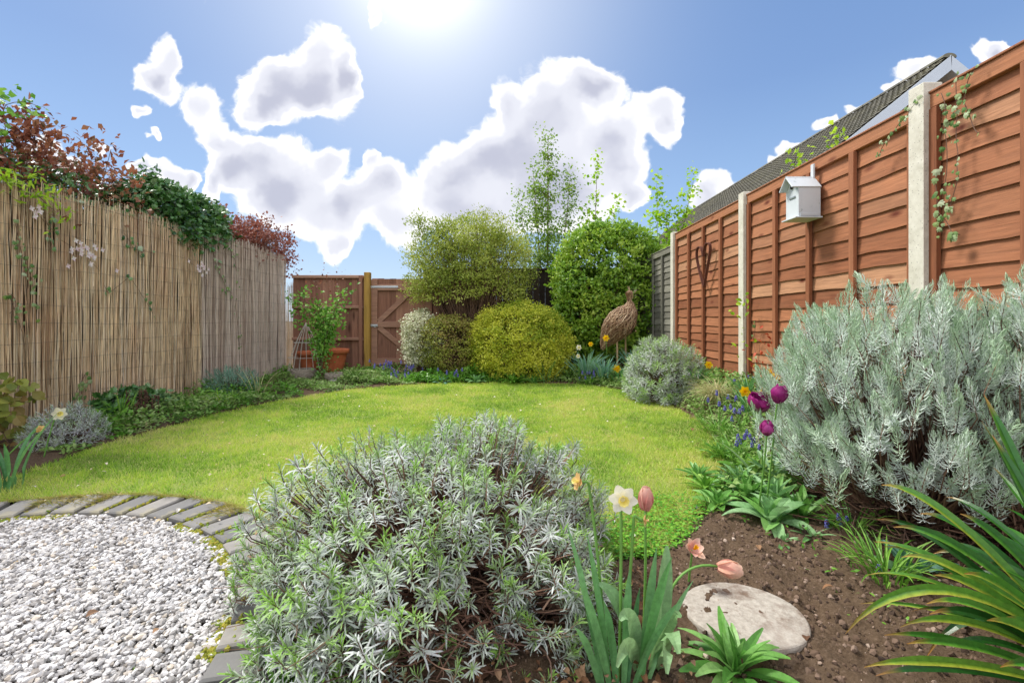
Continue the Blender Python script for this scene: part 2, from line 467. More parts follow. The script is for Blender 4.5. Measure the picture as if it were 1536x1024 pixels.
# ================================================================== GROUND
LAWN = np.array([(-3.35,1.2),(-3.3,2.0),(-2.95,2.42),(-2.82,2.62),(-2.93,3.17),(-2.9,3.79),(-2.74,4.5),(-2.5,5.2),(-1.98,6.03),(-1.3,6.38),(-.64,6.54),(.3,6.5),
 (1.04,6.4),(1.57,5.65),(1.68,4.7),(1.62,3.88),(1.38,2.96),(.97,2.3),(.72,1.94),(.58,1.76),(.3,1.74),(-.1,1.78),(-.5,1.78),(-.80,1.62),(-.86,1.5),(-1.6,1.2),(-2.6,.9)])
def smooth_poly(P, it=2):
    for _ in range(it):
        Q_ = np.roll(P, -1, 0); P = np.stack([P * .75 + Q_ * .25, P * .25 + Q_ * .75], 1).reshape(-1, 2)
    return P
LAWNS = smooth_poly(LAWN, 2)
GC = np.array((-1.95, 0.93)); GR = 1.19       # gravel circle
def inpoly(X, Y, P):
    X = np.asarray(X); Y = np.asarray(Y); ins = np.zeros(X.shape, bool); n = len(P); j = n - 1
    for i in range(n):
        xi, yi = P[i]; xj, yj = P[j]
        c = ((yi > Y) != (yj > Y)) & (X < (xj - xi) * (Y - yi) / (yj - yi + 1e-12) + xi)
        ins ^= c; j = i
    return ins
def edgedist(X, Y, P):
    X = np.asarray(X, float); Y = np.asarray(Y, float); d = np.full(X.shape, 1e9); n = len(P)
    for i in range(n):
        a = P[i]; b_ = P[(i + 1) % n]; ab = b_ - a
        t = np.clip(((X - a[0]) * ab[0] + (Y - a[1]) * ab[1]) / (ab @ ab), 0, 1)
        d = np.minimum(d, np.hypot(X - a[0] - t * ab[0], Y - a[1] - t * ab[1]))
    return d
def sstep(x, a, b):
    t = np.clip((x - a) / (b - a), 0, 1); return t * t * (3 - 2 * t)
def rise(X, Y):
    """the border climbs towards the right-hand fence"""
    return 0.27 * sstep(X, 1.60, 2.15) * sstep(Y, 1.6, 3.2)
def gz(X, Y):
    return float(rise(np.array(X), np.array(Y)))

m_ground, nt, b = newmat('ground_earth')
n1 = noise(nt, 3, 8, .7); nt.links.new(ramp(nt, n1, [(.3, '#3f3123'), (.5, '#5c4a38'), (.72, '#77644f')]), b.inputs['Base Color']); b.inputs['Roughness'].default_value = .95
g = G(); S_ = 400
# one sheet to the horizon, well below the detailed beds where those lie
g.add([(-S_, -S_, -.12), (S_, -S_, -.12), (S_, S_, -.12), (-S_, S_, -.12)], [(0, 1, 2, 3)])
tag(g.build('ground', m_ground), kind='structure')

m_soil, nt, b = newmat('soil')
n1 = noise(nt, 5, 8, .7); n2 = noise(nt, 95, 6, .75); n3 = noise(nt, 30, 5, .6)
c = ramp(nt, n2, [(.25, '#2e2117'), (.45, '#574533'), (.62, '#766250'), (.8, '#a08c78')])
c = mix(nt, mrange(nt, n1, .35, .7), c, mix(nt, n3, '#54422f', '#72604e'))
nt.links.new(c, b.inputs['Base Color']); b.inputs['Roughness'].default_value = .95; b.inputs['Specular IOR Level'].default_value = .2
bump(nt, b, n2, .9, .012)

def soil_height(X, Y, amp=1.0):
    P = np.stack([X, Y, X * 0], -1)
    z = rise(X, Y) + .012 + .020 * vnoise(P, 3.1, 1, 3) + amp * (.022 * vnoise(P, 16, 2, 3) + .018 * np.abs(vnoise(P, 38, 3, 3)))
    il = inpoly(X, Y, LAWNS); ed = edgedist(X, Y, LAWNS)
    z = np.where(il, np.minimum(z, -.012) - .03, z - .02 * (1 - sstep(ed, 0, .08)))
    dg = np.hypot(X - GC[0], Y - GC[1])
    z = np.where(dg < GR + .02, -.09, z)
    z = np.where((dg >= GR + .02) & (dg < GR + .25) & (X < -.3), np.minimum(z, -.02), z)
    return z
def sheet(name, x0, x1, y0, y1, st, mat, fn, skip=None):
    xs = np.arange(x0, x1 + st / 2, st); ys = np.arange(y0, y1 + st / 2, st)
    X, Y = np.meshgrid(xs, ys); Z = fn(X, Y); nx, ny = len(xs), len(ys)
    idx = np.arange(nx * ny).reshape(ny, nx)
    Q = np.stack([idx[:-1, :-1], idx[:-1, 1:], idx[1:, 1:], idx[1:, :-1]], -1).reshape(-1, 4)
    if skip is not None:
        cx_ = (X[:-1, :-1] + X[1:, 1:]).ravel() / 2; cy_ = (Y[:-1, :-1] + Y[1:, 1:]).ravel() / 2
        Q = Q[~skip(cx_, cy_)]
    g = G(); g.add(np.stack([X, Y, Z], -1), Q)
    return tag(g.build(name, mat, smooth=True), kind='structure')
sheet('flower_bed', -1.2, 2.4, 0.5, 3.0, .012, m_soil, soil_height)
sheet('border_soil', -4.3, 2.6, -1.0, 8.6, .05, m_soil, lambda X, Y: soil_height(X, Y, .8), skip=lambda x, y: (x > -1.2) & (x < 2.37) & (y > .5) & (y < 2.99))

# soil crumbs
m_clod, nt, b = newmat('soil_crumbs')
nt.links.new(ramp(nt, attr(nt, 'rnd'), [(0, '#33251b'), (.4, '#5e4a3a'), (.88, '#776252'), (.98, '#948070'), (1, '#c4b2a2')]), b.inputs['Base Color']); b.inputs['Roughness'].default_value = .95
g = G(); N = 22000
X = rand(N, -.9, 1.9); Y = rand(N, .95, 2.5); k = ~inpoly(X, Y, LAWNS) & (np.hypot(X - GC[0], Y - GC[1]) > GR + .02); X, Y = X[k], Y[k]; N = len(X)
sz = .003 + .017 * rand(N) ** 5
g.inst(T_ico(1, .35, 3), np.stack([X, Y, soil_height(X, Y) + sz * .2], -1), frames(rdir(N)), sz[:, None] * RS.uniform(.7, 1.3, (N, 3)), rand(N))
tag(g.build('soil_crumbs', m_clod), 'brown crumbs and small stones lying on the bare soil', 'soil', kind='stuff')

# ------------------------------------------------------------------ lawn
m_lawn, nt, b = newmat('lawn_thatch')
n1 = noise(nt, 1.2, 6, .6); n2 = noise(nt, 60, 5, .7)
c = mix(nt, n2, '#54702a', '#88983c'); c = mix(nt, mrange(nt, n1, .4, .65), c, '#96964a')
nt.links.new(c, b.inputs['Base Color']); b.inputs['Roughness'].default_value = .9; bump(nt, b, n2, .8, .01)
sheet('lawn', -3.6, 1.8, 1.0, 6.7, .06, m_lawn, lambda X, Y: .006 + .012 * vnoise(np.stack([X, Y, X * 0], -1), 1.4, 5, 2),
      skip=lambda x, y: ~inpoly(x, y, LAWNS) | (np.hypot(x - GC[0], y - GC[1]) < GR + .21))
def lawn_z(X, Y): return .006 + .012 * vnoise(np.stack([X, Y, X * 0], -1), 1.4, 5, 2)

m_grass = leaf_mat('grass', ['#4c7c1c', '#72a42c', '#94be3c', '#b0cc4a', '#c4d25c', '#d6cc90'], tip='#cfe066', trans=.35, rough=.55, tiprange=(.2, 2.2))
g = G()
def grass(n, y0, y1, hmin, hmax, w):
    Y = y0 + (y1 - y0) * rand(n); X = rand(n, -3.3, 1.75)
    k = inpoly(X, Y, LAWNS) | (edgedist(X, Y, LAWNS) < .035 * rand(n)); k &= np.hypot(X - GC[0], Y - GC[1]) > GR + .20 + .03 * rand(n)
    k &= (np.abs(X) < Y * 1.22 + .2)
    X, Y = X[k], Y[k]; n = len(X)
    P = np.stack([X, Y, X * 0], -1)
    pat = vnoise(P, 2.1, 9, 4); pat2 = vnoise(P, 12, 10, 3)
    h = (hmin + (hmax - hmin) * rand(n)) * (1 + .6 * pat2)
    d = nrm(np.stack([RS.normal(0, .55, n), RS.normal(0, .55, n), np.ones(n)], -1))
    r = np.clip(.50 + .75 * pat + .50 * pat2 + RS.normal(0, .18, n), 0, .95)
    r = np.where(rand(n) < .03, 1.0, r)
    g.inst(T_blade(), np.stack([X, Y, lawn_z(X, Y) - .004], -1), frames(d, rand(n, 0, 6.28)), np.stack([w * RS.uniform(.7, 1.3, n), h, h], -1), r)
grass(75000, 1.2, 2.6, .018, .045, .0026)
grass(90000, 2.6, 4.2, .018, .042, .0034)
grass(90000, 4.2, 6.65, .018, .042, .0048)
tag(g.build('lawn_grass', m_grass), 'short yellow green grass of the curved lawn', 'grass', kind='stuff')

# clover-like ground cover at the lawn edge behind the daffodils
m_clover = leaf_mat('clover', ['#3f7a1c', '#579a26', '#74b034', '#8fc043'], trans=.3)
g = G(); N = 9000
X = rand(N, .12, 1.15); Y = rand(N, 1.55, 2.35); P = np.stack([X, Y, X * 0], -1)
k = (edgedist(X, Y, LAWNS) < .30 + .1 * vnoise(P, 6, 4, 2)) & (inpoly(X, Y, LAWNS) | (edgedist(X, Y, LAWNS) < .05)) & (rand(N) < np.clip((2.45 - Y) / .6, 0, 1) * np.clip((X - .1) / .3, 0, 1)); X, Y = X[k], Y[k]; N = len(X)
g.inst(T_diamond(.45, .2), np.stack([X, Y, .012 + .02 * rand(N)], -1), frames(nrm(np.stack([RS.normal(0, 1, N), RS.normal(0, 1, N), .3 * np.ones(N)], -1)), None), .010 + .008 * rand(N), rand(N))
tag(g.build('clover_patch', m_clover), 'small round leaved clover creeping at the lawn edge behind the tulips', 'ground cover', kind='stuff')

# ------------------------------------------------------------------ gravel and its brick edging
m_gbase, nt, b = newmat('gravel_base'); nt.links.new(ramp(nt, noise(nt, 90, 4), [(.3, '#4f483f'), (.7, '#7c746a')]), b.inputs['Base Color']); b.inputs['Roughness'].default_value = .95
g = G(); n = 72
g.add([(GC[0] + (GR + .02) * math.cos(2 * PI * i / n), GC[1] + (GR + .02) * math.sin(2 * PI * i / n), -.022) for i in range(n)] + [(GC[0], GC[1], -.022)], T=[(n, i, (i + 1) % n) for i in range(n)])
tag(g.build('gravel_patch', m_gbase), kind='structure')
m_peb, nt, b = newmat('white_gravel')
c = ramp(nt, attr(nt, 'rnd'), [(0, '#787470'), (.15, '#9a9794'), (.35, '#b6b3b0'), (.6, '#c8c6c4'), (.85, '#d8d7d6'), (.95, '#bdb09e'), (1, '#726b64')])
nt.links.new(mix(nt, mrange(nt, noise(nt, 240, 3), .3, .7, 0, .3), c, '#cfc8c2'), b.inputs['Base Color']); b.inputs['Roughness'].default_value = .6
g = G()
for vi in range(4):
    N = 8000 if vi else 9000
    th = rand(N, -.6, 2.3); rr_ = GR * np.sqrt(rand(N, .02, 1)); X = GC[0] + rr_ * np.cos(th); Y = GC[1] + rr_ * np.sin(th)
    k = (Y > .9) & (X > -Y * 1.25 - .1); X, Y = X[k], Y[k]; N = len(X)
    sz = .009 + .013 * rand(N) ** 1.3
    g.inst(T_ico(1, .32, 10 + vi), np.stack([X, Y, -.018 + .020 * rand(N) + .003], -1), frames(nrm(np.stack([RS.normal(0, 1, N), RS.normal(0, 1, N), RS.normal(0, .3, N)], -1)), rand(N, -.5, .5)),
           sz[:, None] * np.stack([RS.uniform(.7, 1.1, N), RS.uniform(1.0, 1.6, N), RS.uniform(.5, .8, N)], -1), rand(N))
tag(g.build('white_gravel', m_peb), 'white and cream stone chippings filling the round seating patch', 'gravel', kind='stuff')

m_brick, nt, b = newmat('slate_brick')
n1 = noise(nt, 26, 6, .7); n2 = noise(nt, 6, 4)
c = ramp(nt, attr(nt, 'rnd'), [(0, '#6c6b6a'), (.5, '#82807d'), (1, '#97928b')])
c = mix(nt, mrange(nt, n1, .35, .75, 0, .5), c, '#65635f'); c = mix(nt, mrange(nt, n2, .56, .72, 0, .75), c, '#a9a07c')
nt.links.new(c, b.inputs['Base Color']); b.inputs['Roughness'].default_value = .85; bump(nt, b, n1, .5, .004)
k0 = 0; nb = 64
for i in range(nb):
    a = R(-22) + i * 2 * PI / nb
    if a > R(172): break
    r_ = GR + .115 + RS.uniform(-.008, .008)
    c_ = (GC[0] + r_ * math.cos(a), GC[1] + r_ * math.sin(a), -.014 + RS.uniform(-.004, .003))
    aa = a + RS.uniform(-.03, .03); ca, sa = math.cos(aa), math.sin(aa); tl = RS.uniform(-.025, .025)
    g = G(); g.box((0, 0, 0), (.212, .098, .065), r=float(RS.rand()), rot=[(ca, -sa, 0), (sa, ca, tl), (0, 0, 1)], bev=.006)
    o = g.build('edging_brick', m_brick); o.location = c_
    tag(o, 'grey brick laid end on in the curved edging between gravel and lawn', 'brick', 'grey bricks edging the gravel circle')
m_moss = leaf_mat('moss', ['#7e8a2a', '#949636', '#a89a3c', '#668a34'], trans=.15, rough=.9)
g = G(); N = 5200
a = rand(N, -.3, 2.9); P = np.stack([np.cos(a) * 3, np.sin(a) * 3, a * 0], -1); rr_ = GR + .0 + RS.normal(0, .016, N)
k = vnoise(P, 2.2, 44, 2) + .25 * rand(N) > .26; a, rr_ = a[k], rr_[k]
j = RS.randint(0, 64, 1500); a = np.concatenate([a, R(-22) + (j + .5) * 2 * PI / 64 + RS.normal(0, .004, 1500)]); rr_ = np.concatenate([rr_, GR + .02 + .19 * rand(1500)])
kk = (vnoise(np.stack([a * 6, a * 0, a * 0], -1), 1.0, 7, 1) > -.15) | (np.arange(len(a)) < len(a) - 1500); a, rr_ = a[kk], rr_[kk]; N = len(a)
g.inst(T_ico(1, .3, 5), np.stack([GC[0] + rr_ * np.cos(a), GC[1] + rr_ * np.sin(a), np.where(rr_ > GR + .03, .012, -.002) + .004 * rand(N)], -1), frames(rdir(N)), .008 + .010 * rand(N), rand(N))
tag(g.build('moss', m_moss), 'yellow green moss in the joints and along the brick edging', 'moss', kind='stuff')
# dry thatch grass creeping over the edging and tiny weeds in the gravel
m_straw = leaf_mat('straw', ['#b7a66a', '#c9b97c', '#a9a050', '#8c9a3c'], trans=.2)
g = G(); N = 6500
a = rand(N, .2, 2.9); rr_ = GR + .06 + .18 * rand(N) ** .5; P = np.stack([a * 2.2, a * 0, a * 0], -1)
k = vnoise(P, 1.6, 61, 2) > .10; k |= rr_ > GR + .215; a, rr_ = a[k], rr_[k]; N = len(a)
d = nrm(np.stack([-np.cos(a) + RS.normal(0, .5, N), -np.sin(a) + RS.normal(0, .5, N), .25 + .2 * rand(N)], -1))
g.inst(T_blade(), np.stack([GC[0] + rr_ * np.cos(a), GC[1] + rr_ * np.sin(a), .014 + 0 * a], -1), frames(d, rand(N, -1, 1)), np.stack([.003 + 0 * a, .03 + .04 * rand(N), .03 + 0 * a], -1), rand(N))
tag(g.build('dry_grass', m_straw), 'dry straw coloured grass creeping over the brick edging', 'grass', kind='stuff')

# ================================================================== RIGHT-HAND FENCE (lap panels between concrete posts)
FX = 2.24; PY = [0.58, 2.47, 4.36, 6.25]
m_lap = wood('lap_fence', ['#7c4a30', '#986142', '#a9704e', '#8c573a', '#b88a68'], stretch=(3, .55, 9), scale=7, knots=(1.0, (1.5, 3.2, 7.5), '#5e2a18'), rough=.75, grain=.6, weather='#9a6e52')
m_batten = wood('fence_batten', ['#7e4c32', '#8d583c', '#986346'], stretch=(9, 9, .6), scale=7, rough=.75, grain=.4, weather='#9a6444')
m_conc, nt, b = newmat('concrete_post')
n1 = noise(nt, 18, 5, .7); vo = nt.nodes.new('ShaderNodeTexVoronoi'); vo.inputs['Scale'].default_value = 62; tcn = nt.nodes.new('ShaderNodeTexCoord'); nt.links.new(tcn.outputs['Object'], vo.inputs['Vector'])
c = ramp(nt, n1, [(.3, '#b9b4a4'), (.7, '#d6d2c4')]); c = mix(nt, mrange(nt, vo.outputs['Distance'], .10, .2, .8, 0), c, '#77736a')
c = mix(nt, mrange(nt, noise(nt, 3, 4), .55, .8, 0, .5), c, '#a8a68c')
nt.links.new(c, b.inputs['Base Color']); b.inputs['Roughness'].default_value = .9; bump(nt, b, n1, .3, .004)

def lap_board(g, y0, y1, zb, h, x, rr, seed, waney=.0075, wn_=26):
    """one tapered overlapping board running along y, lower edge standing out into the garden and a little wavy"""
    ys = np.linspace(y0, y1, wn_); P = np.stack([ys * 0 + seed * 3.1, ys * 2.2, ys * 0], -1)
    wob = waney * vnoise(P, 1.6, seed, 3) * 2
    out = .019; th = .009
    # section: bottom-front, top-front, top-back, bottom-back
    V = np.stack([np.stack([x - out + 0 * ys, ys, zb + wob], -1), np.stack([x - .004 + 0 * ys, ys, zb + h + 0 * ys], -1),
                  np.stack([x + .004 + 0 * ys, ys, zb + h + 0 * ys], -1), np.stack([x - out + th + 0 * ys, ys, zb + wob + .001], -1)], 1).reshape(-1, 3)
    Q = []
    for i in range(wn_ - 1):
        b_ = i * 4
        for j in range(4):
            k = (j + 1) % 4; Q.append((b_ + j, b_ + 4 + j, b_ + 4 + k, b_ + k))
    g.add(V, Q, r=rr)
def lap_panel(y0, y1, z0, z1, label, seed, m1=m_lap, m2=m_batten, group='brown lap fence panels'):
    ya, yb = y0 + .045, y1 - .045
    root = empty('fence_panel', (FX, (ya + yb) / 2, z0), label, 'fence panel', group)
    g = G(); nb_ = 18; hs = RS.uniform(.8, 1.2, nb_); hs *= (z1 - z0 - .085) / hs.sum(); zs_ = np.concatenate([[0], np.cumsum(hs)])
    for i in range(nb_):
        lap_board(g, ya, yb, z0 + zs_[i], hs[i] + .018, FX, float(RS.rand()), seed * 40 + i)
    g.build('lap_boards', m1, root)
    g = G(); g.box((FX - .012, (ya + yb) / 2, z1 - .0475), (.050, yb - ya + .004, .078), r=.5, bev=.003); g.build('top_rail', m1, root)
    g = G(); g.box((FX - .010, (ya + yb) / 2, z1 - .003), (.072, yb - ya + .002, .013), r=.9, bev=.003); g.build('capping', m2, root)
    for k in range(5):
        yy = ya + .022 + (yb - ya - .044) * k / 4
        g = G(); g.box((FX - .036 + (.004 if k in (0, 4) else 0), yy, (z0 + z1 - .09) / 2), (.024, .042 if 0 < k < 4 else .045, z1 - z0 - .09), r=float(RS.rand()), bev=.003)
        g.build('batten', m2, root)
    return root
lap_panel(-1.31, .58, .10, 2.09, 'brown lap fence panel outside the frame beside the camera', 1)
lap_panel(.58, 2.47, .12, 2.10, 'brown lap fence panel nearest the camera, ivy hanging down its left end', 2)
lap_panel(2.47, 4.36, .13, 2.075, 'brown lap fence panel carrying the white bird box', 3)
lap_panel(4.36, 6.25, .15, 2.065, 'brown lap fence panel with the rusty heart hung on it', 4)
m_grey = wood('weathered_lap', ['#6d6a60', '#7d7a6e', '#8b887c'], stretch=(3, .55, 9), scale=7, rough=.85, weather='#6b6b60')
lap_panel(6.25, 8.14, .15, 1.93, 'weathered grey lap fence panel behind the clipped green bush', 5, m_grey, m_grey)
def post(y, h, label):
    root = empty('concrete_post', (FX - .05, y, 0), label, 'fence post', 'concrete fence posts')
    g = G(); g.box((FX - .022, y, h / 2), (.098, .092, h), bev=.004); g.build('post_shaft', m_conc, root)
    return root
post(.58, 2.14, 'pale concrete fence post beside the camera, out of the frame')
post(2.47, 2.155, 'wide pitted concrete fence post nearest the camera with ivy on its edge')
post(4.36, 2.105, 'slim concrete fence post between the bird box panel and the heart panel')
post(6.25, 2.09, 'farthest concrete fence post where the brown fence meets grey boards')

# rusty heart
m_rust = plain('rusted_iron', '#5a3326', .8, .4, 60)
root = empty('metal_heart', (FX - .07, 5.2, 1.3), 'rusty brown open metal heart with hooked middle hung on the fence', 'garden ornament')
hx = FX - .072
def yz(pts): return np.array([(hx, y_, z_) for y_, z_ in pts])
def bez(P, n=20):
    P = np.asarray(P, float); t = np.linspace(0, 1, n)[:, None]
    if len(P) == 4: return (1-t)**3*P[0] + 3*(1-t)**2*t*P[1] + 3*(1-t)*t*t*P[2] + t**3*P[3]
    return (1-t)**2*P[0] + 2*(1-t)*t*P[1] + t*t*P[2]
def flatbar(g, pts, w, th, r=.5):
    P = np.asarray(pts); D = nrm(np.gradient(P, axis=0)); X = np.array((1.0, 0, 0)); Z = nrm(np.cross(np.broadcast_to(X, D.shape), D))
    V = np.stack([P - X * w / 2 - Z * th / 2, P + X * w / 2 - Z * th / 2, P + X * w / 2 + Z * th / 2, P - X * w / 2 + Z * th / 2], 1).reshape(-1, 3); K = len(P)
    Q = [(i * 4 + j, i * 4 + (j + 1) % 4, i * 4 + 4 + (j + 1) % 4, i * 4 + 4 + j) for i in range(K - 1) for j in range(4)] + [(3, 2, 1, 0), ((K - 1) * 4, (K - 1) * 4 + 1, (K - 1) * 4 + 2, (K - 1) * 4 + 3)]
    g.add(V, Q, r=r)
g = G(); flatbar(g, yz(np.vstack([bez([(5.19, 1.27), (5.36, 1.52), (5.45, 1.68), (5.37, 1.74)]), bez([(5.37, 1.74), (5.31, 1.77), (5.23, 1.72), (5.22, 1.62)])[1:]])), .03, .009); g.build('left_half', m_rust, root).name = 'heart_bar'
g = G(); flatbar(g, yz(np.vstack([bez([(5.19, 1.27), (5.10, 1.52), (4.97, 1.70), (5.06, 1.745)]), bez([(5.06, 1.745), (5.13, 1.775), (5.20, 1.74), (5.205, 1.62)])[1:]])), .03, .009); g.build('heart_bar', m_rust, root)

# bird box on the middle batten of its panel
m_wash, nt, b = newmat('chipped_whitewash')
n1 = noise(nt, 22, 6, .75); n2 = noise(nt, 5, 3)
c = mix(nt, mrange(nt, n1, .63, .68), '#c6cccf', '#7f8c86'); c = mix(nt, mrange(nt, n2, .4, .7, 0, .4), c, '#aab4bc')
nt.links.new(c, b.inputs['Base Color']); b.inputs['Roughness'].default_value = .7; bump(nt, b, n1, .3, .003)
m_dark = plain('dark_opening', '#1c1613', .9)
by, bx0, bx1 = 3.34, FX - .205, FX - .05; bz0, bz1, hw = 1.635, 1.84, .075
root = empty('bird_box', ((bx0 + bx1) / 2, by, bz0), 'small whitewashed wooden bird box with pitched roof hung on the brown fence', 'bird box')
g = G(); s_ = hw
V = [(x_, by + y_, z_) for x_ in (bx0, bx1) for y_, z_ in ((-s_, bz0), (s_, bz0), (s_, bz1), (0, bz1 + .085), (-s_, bz1))]
g.add(V, [(0, 1, 6, 5), (1, 2, 7, 6), (2, 3, 8, 7), (3, 4, 9, 8), (4, 0, 5, 9), (0, 4, 2, 1), (5, 6, 7, 9)], [(4, 3, 2), (9, 7, 8)]); g.build('box_body', m_wash, root)
for sgn in (-1, 1):
    g = G(); ang = math.atan2(.085, s_) ; L_ = .125
    cy_, cz_ = by + sgn * (math.cos(ang) * L_ / 2 - .004), bz1 + .085 + .012 - math.sin(ang) * L_ / 2 + (0.002 if sgn > 0 else 0)
    cc_, ss_ = math.cos(-sgn * ang), math.sin(-sgn * ang)
    g.box(((bx0 + bx1) / 2 - .022, cy_, cz_), (bx1 - bx0 + .055, L_, .010), rot=[(1, 0, 0), (0, cc_, -ss_), (0, ss_, cc_)], bev=.002); g.build('roof_board', m_wash, root)
g = G(); g.box(((bx0 + bx1) / 2 - .01, by, bz0 - .005), (bx1 - bx0 + .035, .172, .010), bev=.002); g.build('base_board', m_wash, root)
g = G(); lathe(g, (bx0 - .003, by, bz1 + .022), [(.015, 0), (.015, .004)], 16, axis=(-1, 0, 0)); g.build('entrance_hole', m_dark, root)
g = G(); g.box((bx0 - .004, by - .005, bz1 - .055), (.006, .07, .012), bev=.001); g.build('latch_strip', plain('old_zinc', '#8c9496', .5, .2, 40, .3), root)
g = G(); g.box(((bx0 + bx1) / 2, by - hw - .003, bz0 + .016), (bx1 - bx0 - .02, .006, .02), bev=.001); g.build('side_trim', m_wash, root)
g = G(); g.box((FX - .056, by, bz1 + .12), (.012, .03, .14), bev=.002); g.build('hanger', m_wash, root)

# ================================================================== REED SCREENS (left)
LX = -3.80
m_reed, nt, b = newmat('reed')
c = ramp(nt, attr(nt, 'rnd'), [(0, '#5c4838'), (.15, '#a88c6c'), (.35, '#dcc09c'), (.6, '#f0d8b4'), (.8, '#f6e6c6'), (1, '#e8dccc')])
n1 = noise(nt, 3.0, 5, .6, stretch=(1, 1, .5)); n2 = noise(nt, 20, 4, .6, stretch=(1, 1, .35))
c = mix(nt, mrange(nt, n2, .45, .75, 0, .4), c, '#8c6c52'); c = mix(nt, mrange(nt, n1, .5, .75, 0, .4), c, '#b98566')
nt.links.new(c, b.inputs['Base Color']); b.inputs['Roughness'].default_value = .6
m_reed2, nt, b = newmat('reed_greyed')
c = ramp(nt, attr(nt, 'rnd'), [(0, '#6a5a50'), (.25, '#ae9a8a'), (.5, '#d2c0b0'), (.8, '#e6d8ca'), (1, '#ece2d6')])
c = mix(nt, mrange(nt, noise(nt, 16, 4, .6, stretch=(1, 1, .3)), .45, .75, 0, .4), c, '#a08070')
nt.links.new(c, b.inputs['Base Color']); b.inputs['Roughness'].default_value = .65
m_wire = plain('galvanised_wire', '#6a6460', .5, .2, 40, .4)
m_back = plain('reed_shade_backing', '#2e251d', .95, .3, 12)
def reed_screen(y0, y1, ztop, mat, label, layers=3, pitch=.0082, x=LX, lean=.05):
    root = empty('reed_screen', (x, (y0 + y1) / 2, 0), label, 'reed screen', 'rolls of split reed on the left fence')
    g = G()
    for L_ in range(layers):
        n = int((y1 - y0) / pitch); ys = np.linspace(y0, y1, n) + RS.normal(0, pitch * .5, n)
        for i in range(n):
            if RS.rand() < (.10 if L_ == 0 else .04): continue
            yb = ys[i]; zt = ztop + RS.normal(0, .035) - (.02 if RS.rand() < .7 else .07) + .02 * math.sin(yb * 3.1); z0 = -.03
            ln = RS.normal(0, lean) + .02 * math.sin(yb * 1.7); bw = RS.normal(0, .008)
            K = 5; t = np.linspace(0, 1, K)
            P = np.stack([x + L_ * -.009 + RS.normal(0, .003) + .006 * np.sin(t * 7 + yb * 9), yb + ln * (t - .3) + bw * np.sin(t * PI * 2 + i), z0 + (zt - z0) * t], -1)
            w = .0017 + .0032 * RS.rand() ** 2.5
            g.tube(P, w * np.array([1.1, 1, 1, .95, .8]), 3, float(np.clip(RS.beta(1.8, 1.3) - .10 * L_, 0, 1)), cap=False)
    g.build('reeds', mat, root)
    g = G()
    zz = np.arange(.12, ztop - .05, .15)
    for z_ in zz:
        ys = np.linspace(y0, y1, int((y1 - y0) / .06)); g.tube(np.stack([x + .008 + .002 * np.sin(ys * 40), ys, z_ + .006 * np.sin(ys * 5 + z_ * 9)], -1), .0011, 3, cap=False)
    g.build('binding_wire', m_wire, root)
    return root
reed_screen(-.6, 5.62, 1.99, m_reed, 'long golden brown reed screen roll nearest the camera on the left')
reed_screen(5.64, 7.70, 1.99, m_reed2, 'paler greyed reed screen roll at the far end of the left fence', 3, .0085, LX + .012, .02)
reed_screen(7.76, 8.30, 1.55, m_reed, 'short loose bundle of reed screen left of the back fence', 2, .012, LX + .0, .03)
g = G()
# old close-boarded fence that the reed hangs on, seen only through gaps
for i in range(57):
    g.box((LX - .055, -.6 + .145 * i + .0725, .93), (.014, .140, 1.84), r=float(RS.rand()))
rt = empty('board_fence', (LX - .055, 3.8, 0), 'dark old board fence behind the reed screen', 'fence')
g.build('boards', wood('old_boards', ['#2f261e', '#3b3026'], stretch=(6, 6, .6)), rt)

# ================================================================== BACK FENCE, POST AND GATE
BY = 7.78
m_board = wood('brown_boards', ['#7a5446', '#8c6250', '#9e725e', '#ae826c', '#94684f'], stretch=(7, 7, .45), scale=6, knots=(1.0, (5.5, 3, 1.6), '#4c3027'), rough=.8, weather='#94705e')
m_rail = wood('pale_rails', ['#9b7360', '#a97f6b', '#b58e79'], stretch=(.5, 7, 7), scale=6, rough=.8, weather='#a88775')
m_gpost = wood('treated_post', ['#a8833f', '#b8924a'], stretch=(7, 7, .4), scale=5, knots=(1.0, (5, 3, 1.4), '#6a4a22'), rough=.75, weather='#8e7440')
def vboards(g, x0, x1, z0, z1, y, w=.098, jit=.006):
    n = max(1, round((x1 - x0) / w)); w = (x1 - x0) / n
    for i in range(n):
        g.box((x0 + (i + .5) * w, y + (.004 if i % 2 else 0), (z0 + z1) / 2 + RS.uniform(-jit, jit)), (w * .985, .014, z1 - z0), r=float(RS.rand()))
xa, xb = (440 - 768) * BY / FPX, (546 - 768) * BY / FPX
root = empty('timber_fence', ((xa + xb) / 2, BY, 0), 'brown upright board fence panel with three rails left of the gate', 'fence panel')
g = G(); vboards(g, xa, xb, .08, 1.655, BY); g.build('boards', m_board, root)
for z_ in (1.63, 1.12, .585):
    g = G(); g.box(((xa + xb) / 2, BY - .035, z_), (xb - xa, .05, .05), r=float(RS.rand()), bev=.006); g.build('rail', m_rail, root)
g = G(); g.box((xb - .035, BY - .066, .86), (.06, .012, 1.58), r=.3, bev=.002); g.build('edge_board', m_board, root)
root = empty('gate_post', ((551.5 - 768) * BY / FPX, BY - .06, 0), 'ochre yellow square timber gate post left of the gate', 'gate post')
g = G(); g.box(((551.5 - 768) * (BY - .06) / FPX, BY - .06, .83), (.095, .095, 1.74), r=.5, bev=.006); g.build('post_shaft', m_gpost, root)
gx0, gx1 = (558 - 768) * BY / FPX, (648 - 768) * BY / FPX
root = empty('garden_gate', ((gx0 + gx1) / 2, BY, 0), 'brown boarded garden gate with K shaped bracing and silver latch', 'gate')
g = G(); vboards(g, gx0, gx1, .10, 1.60, BY + .01); g.build('boards', m_board, root)
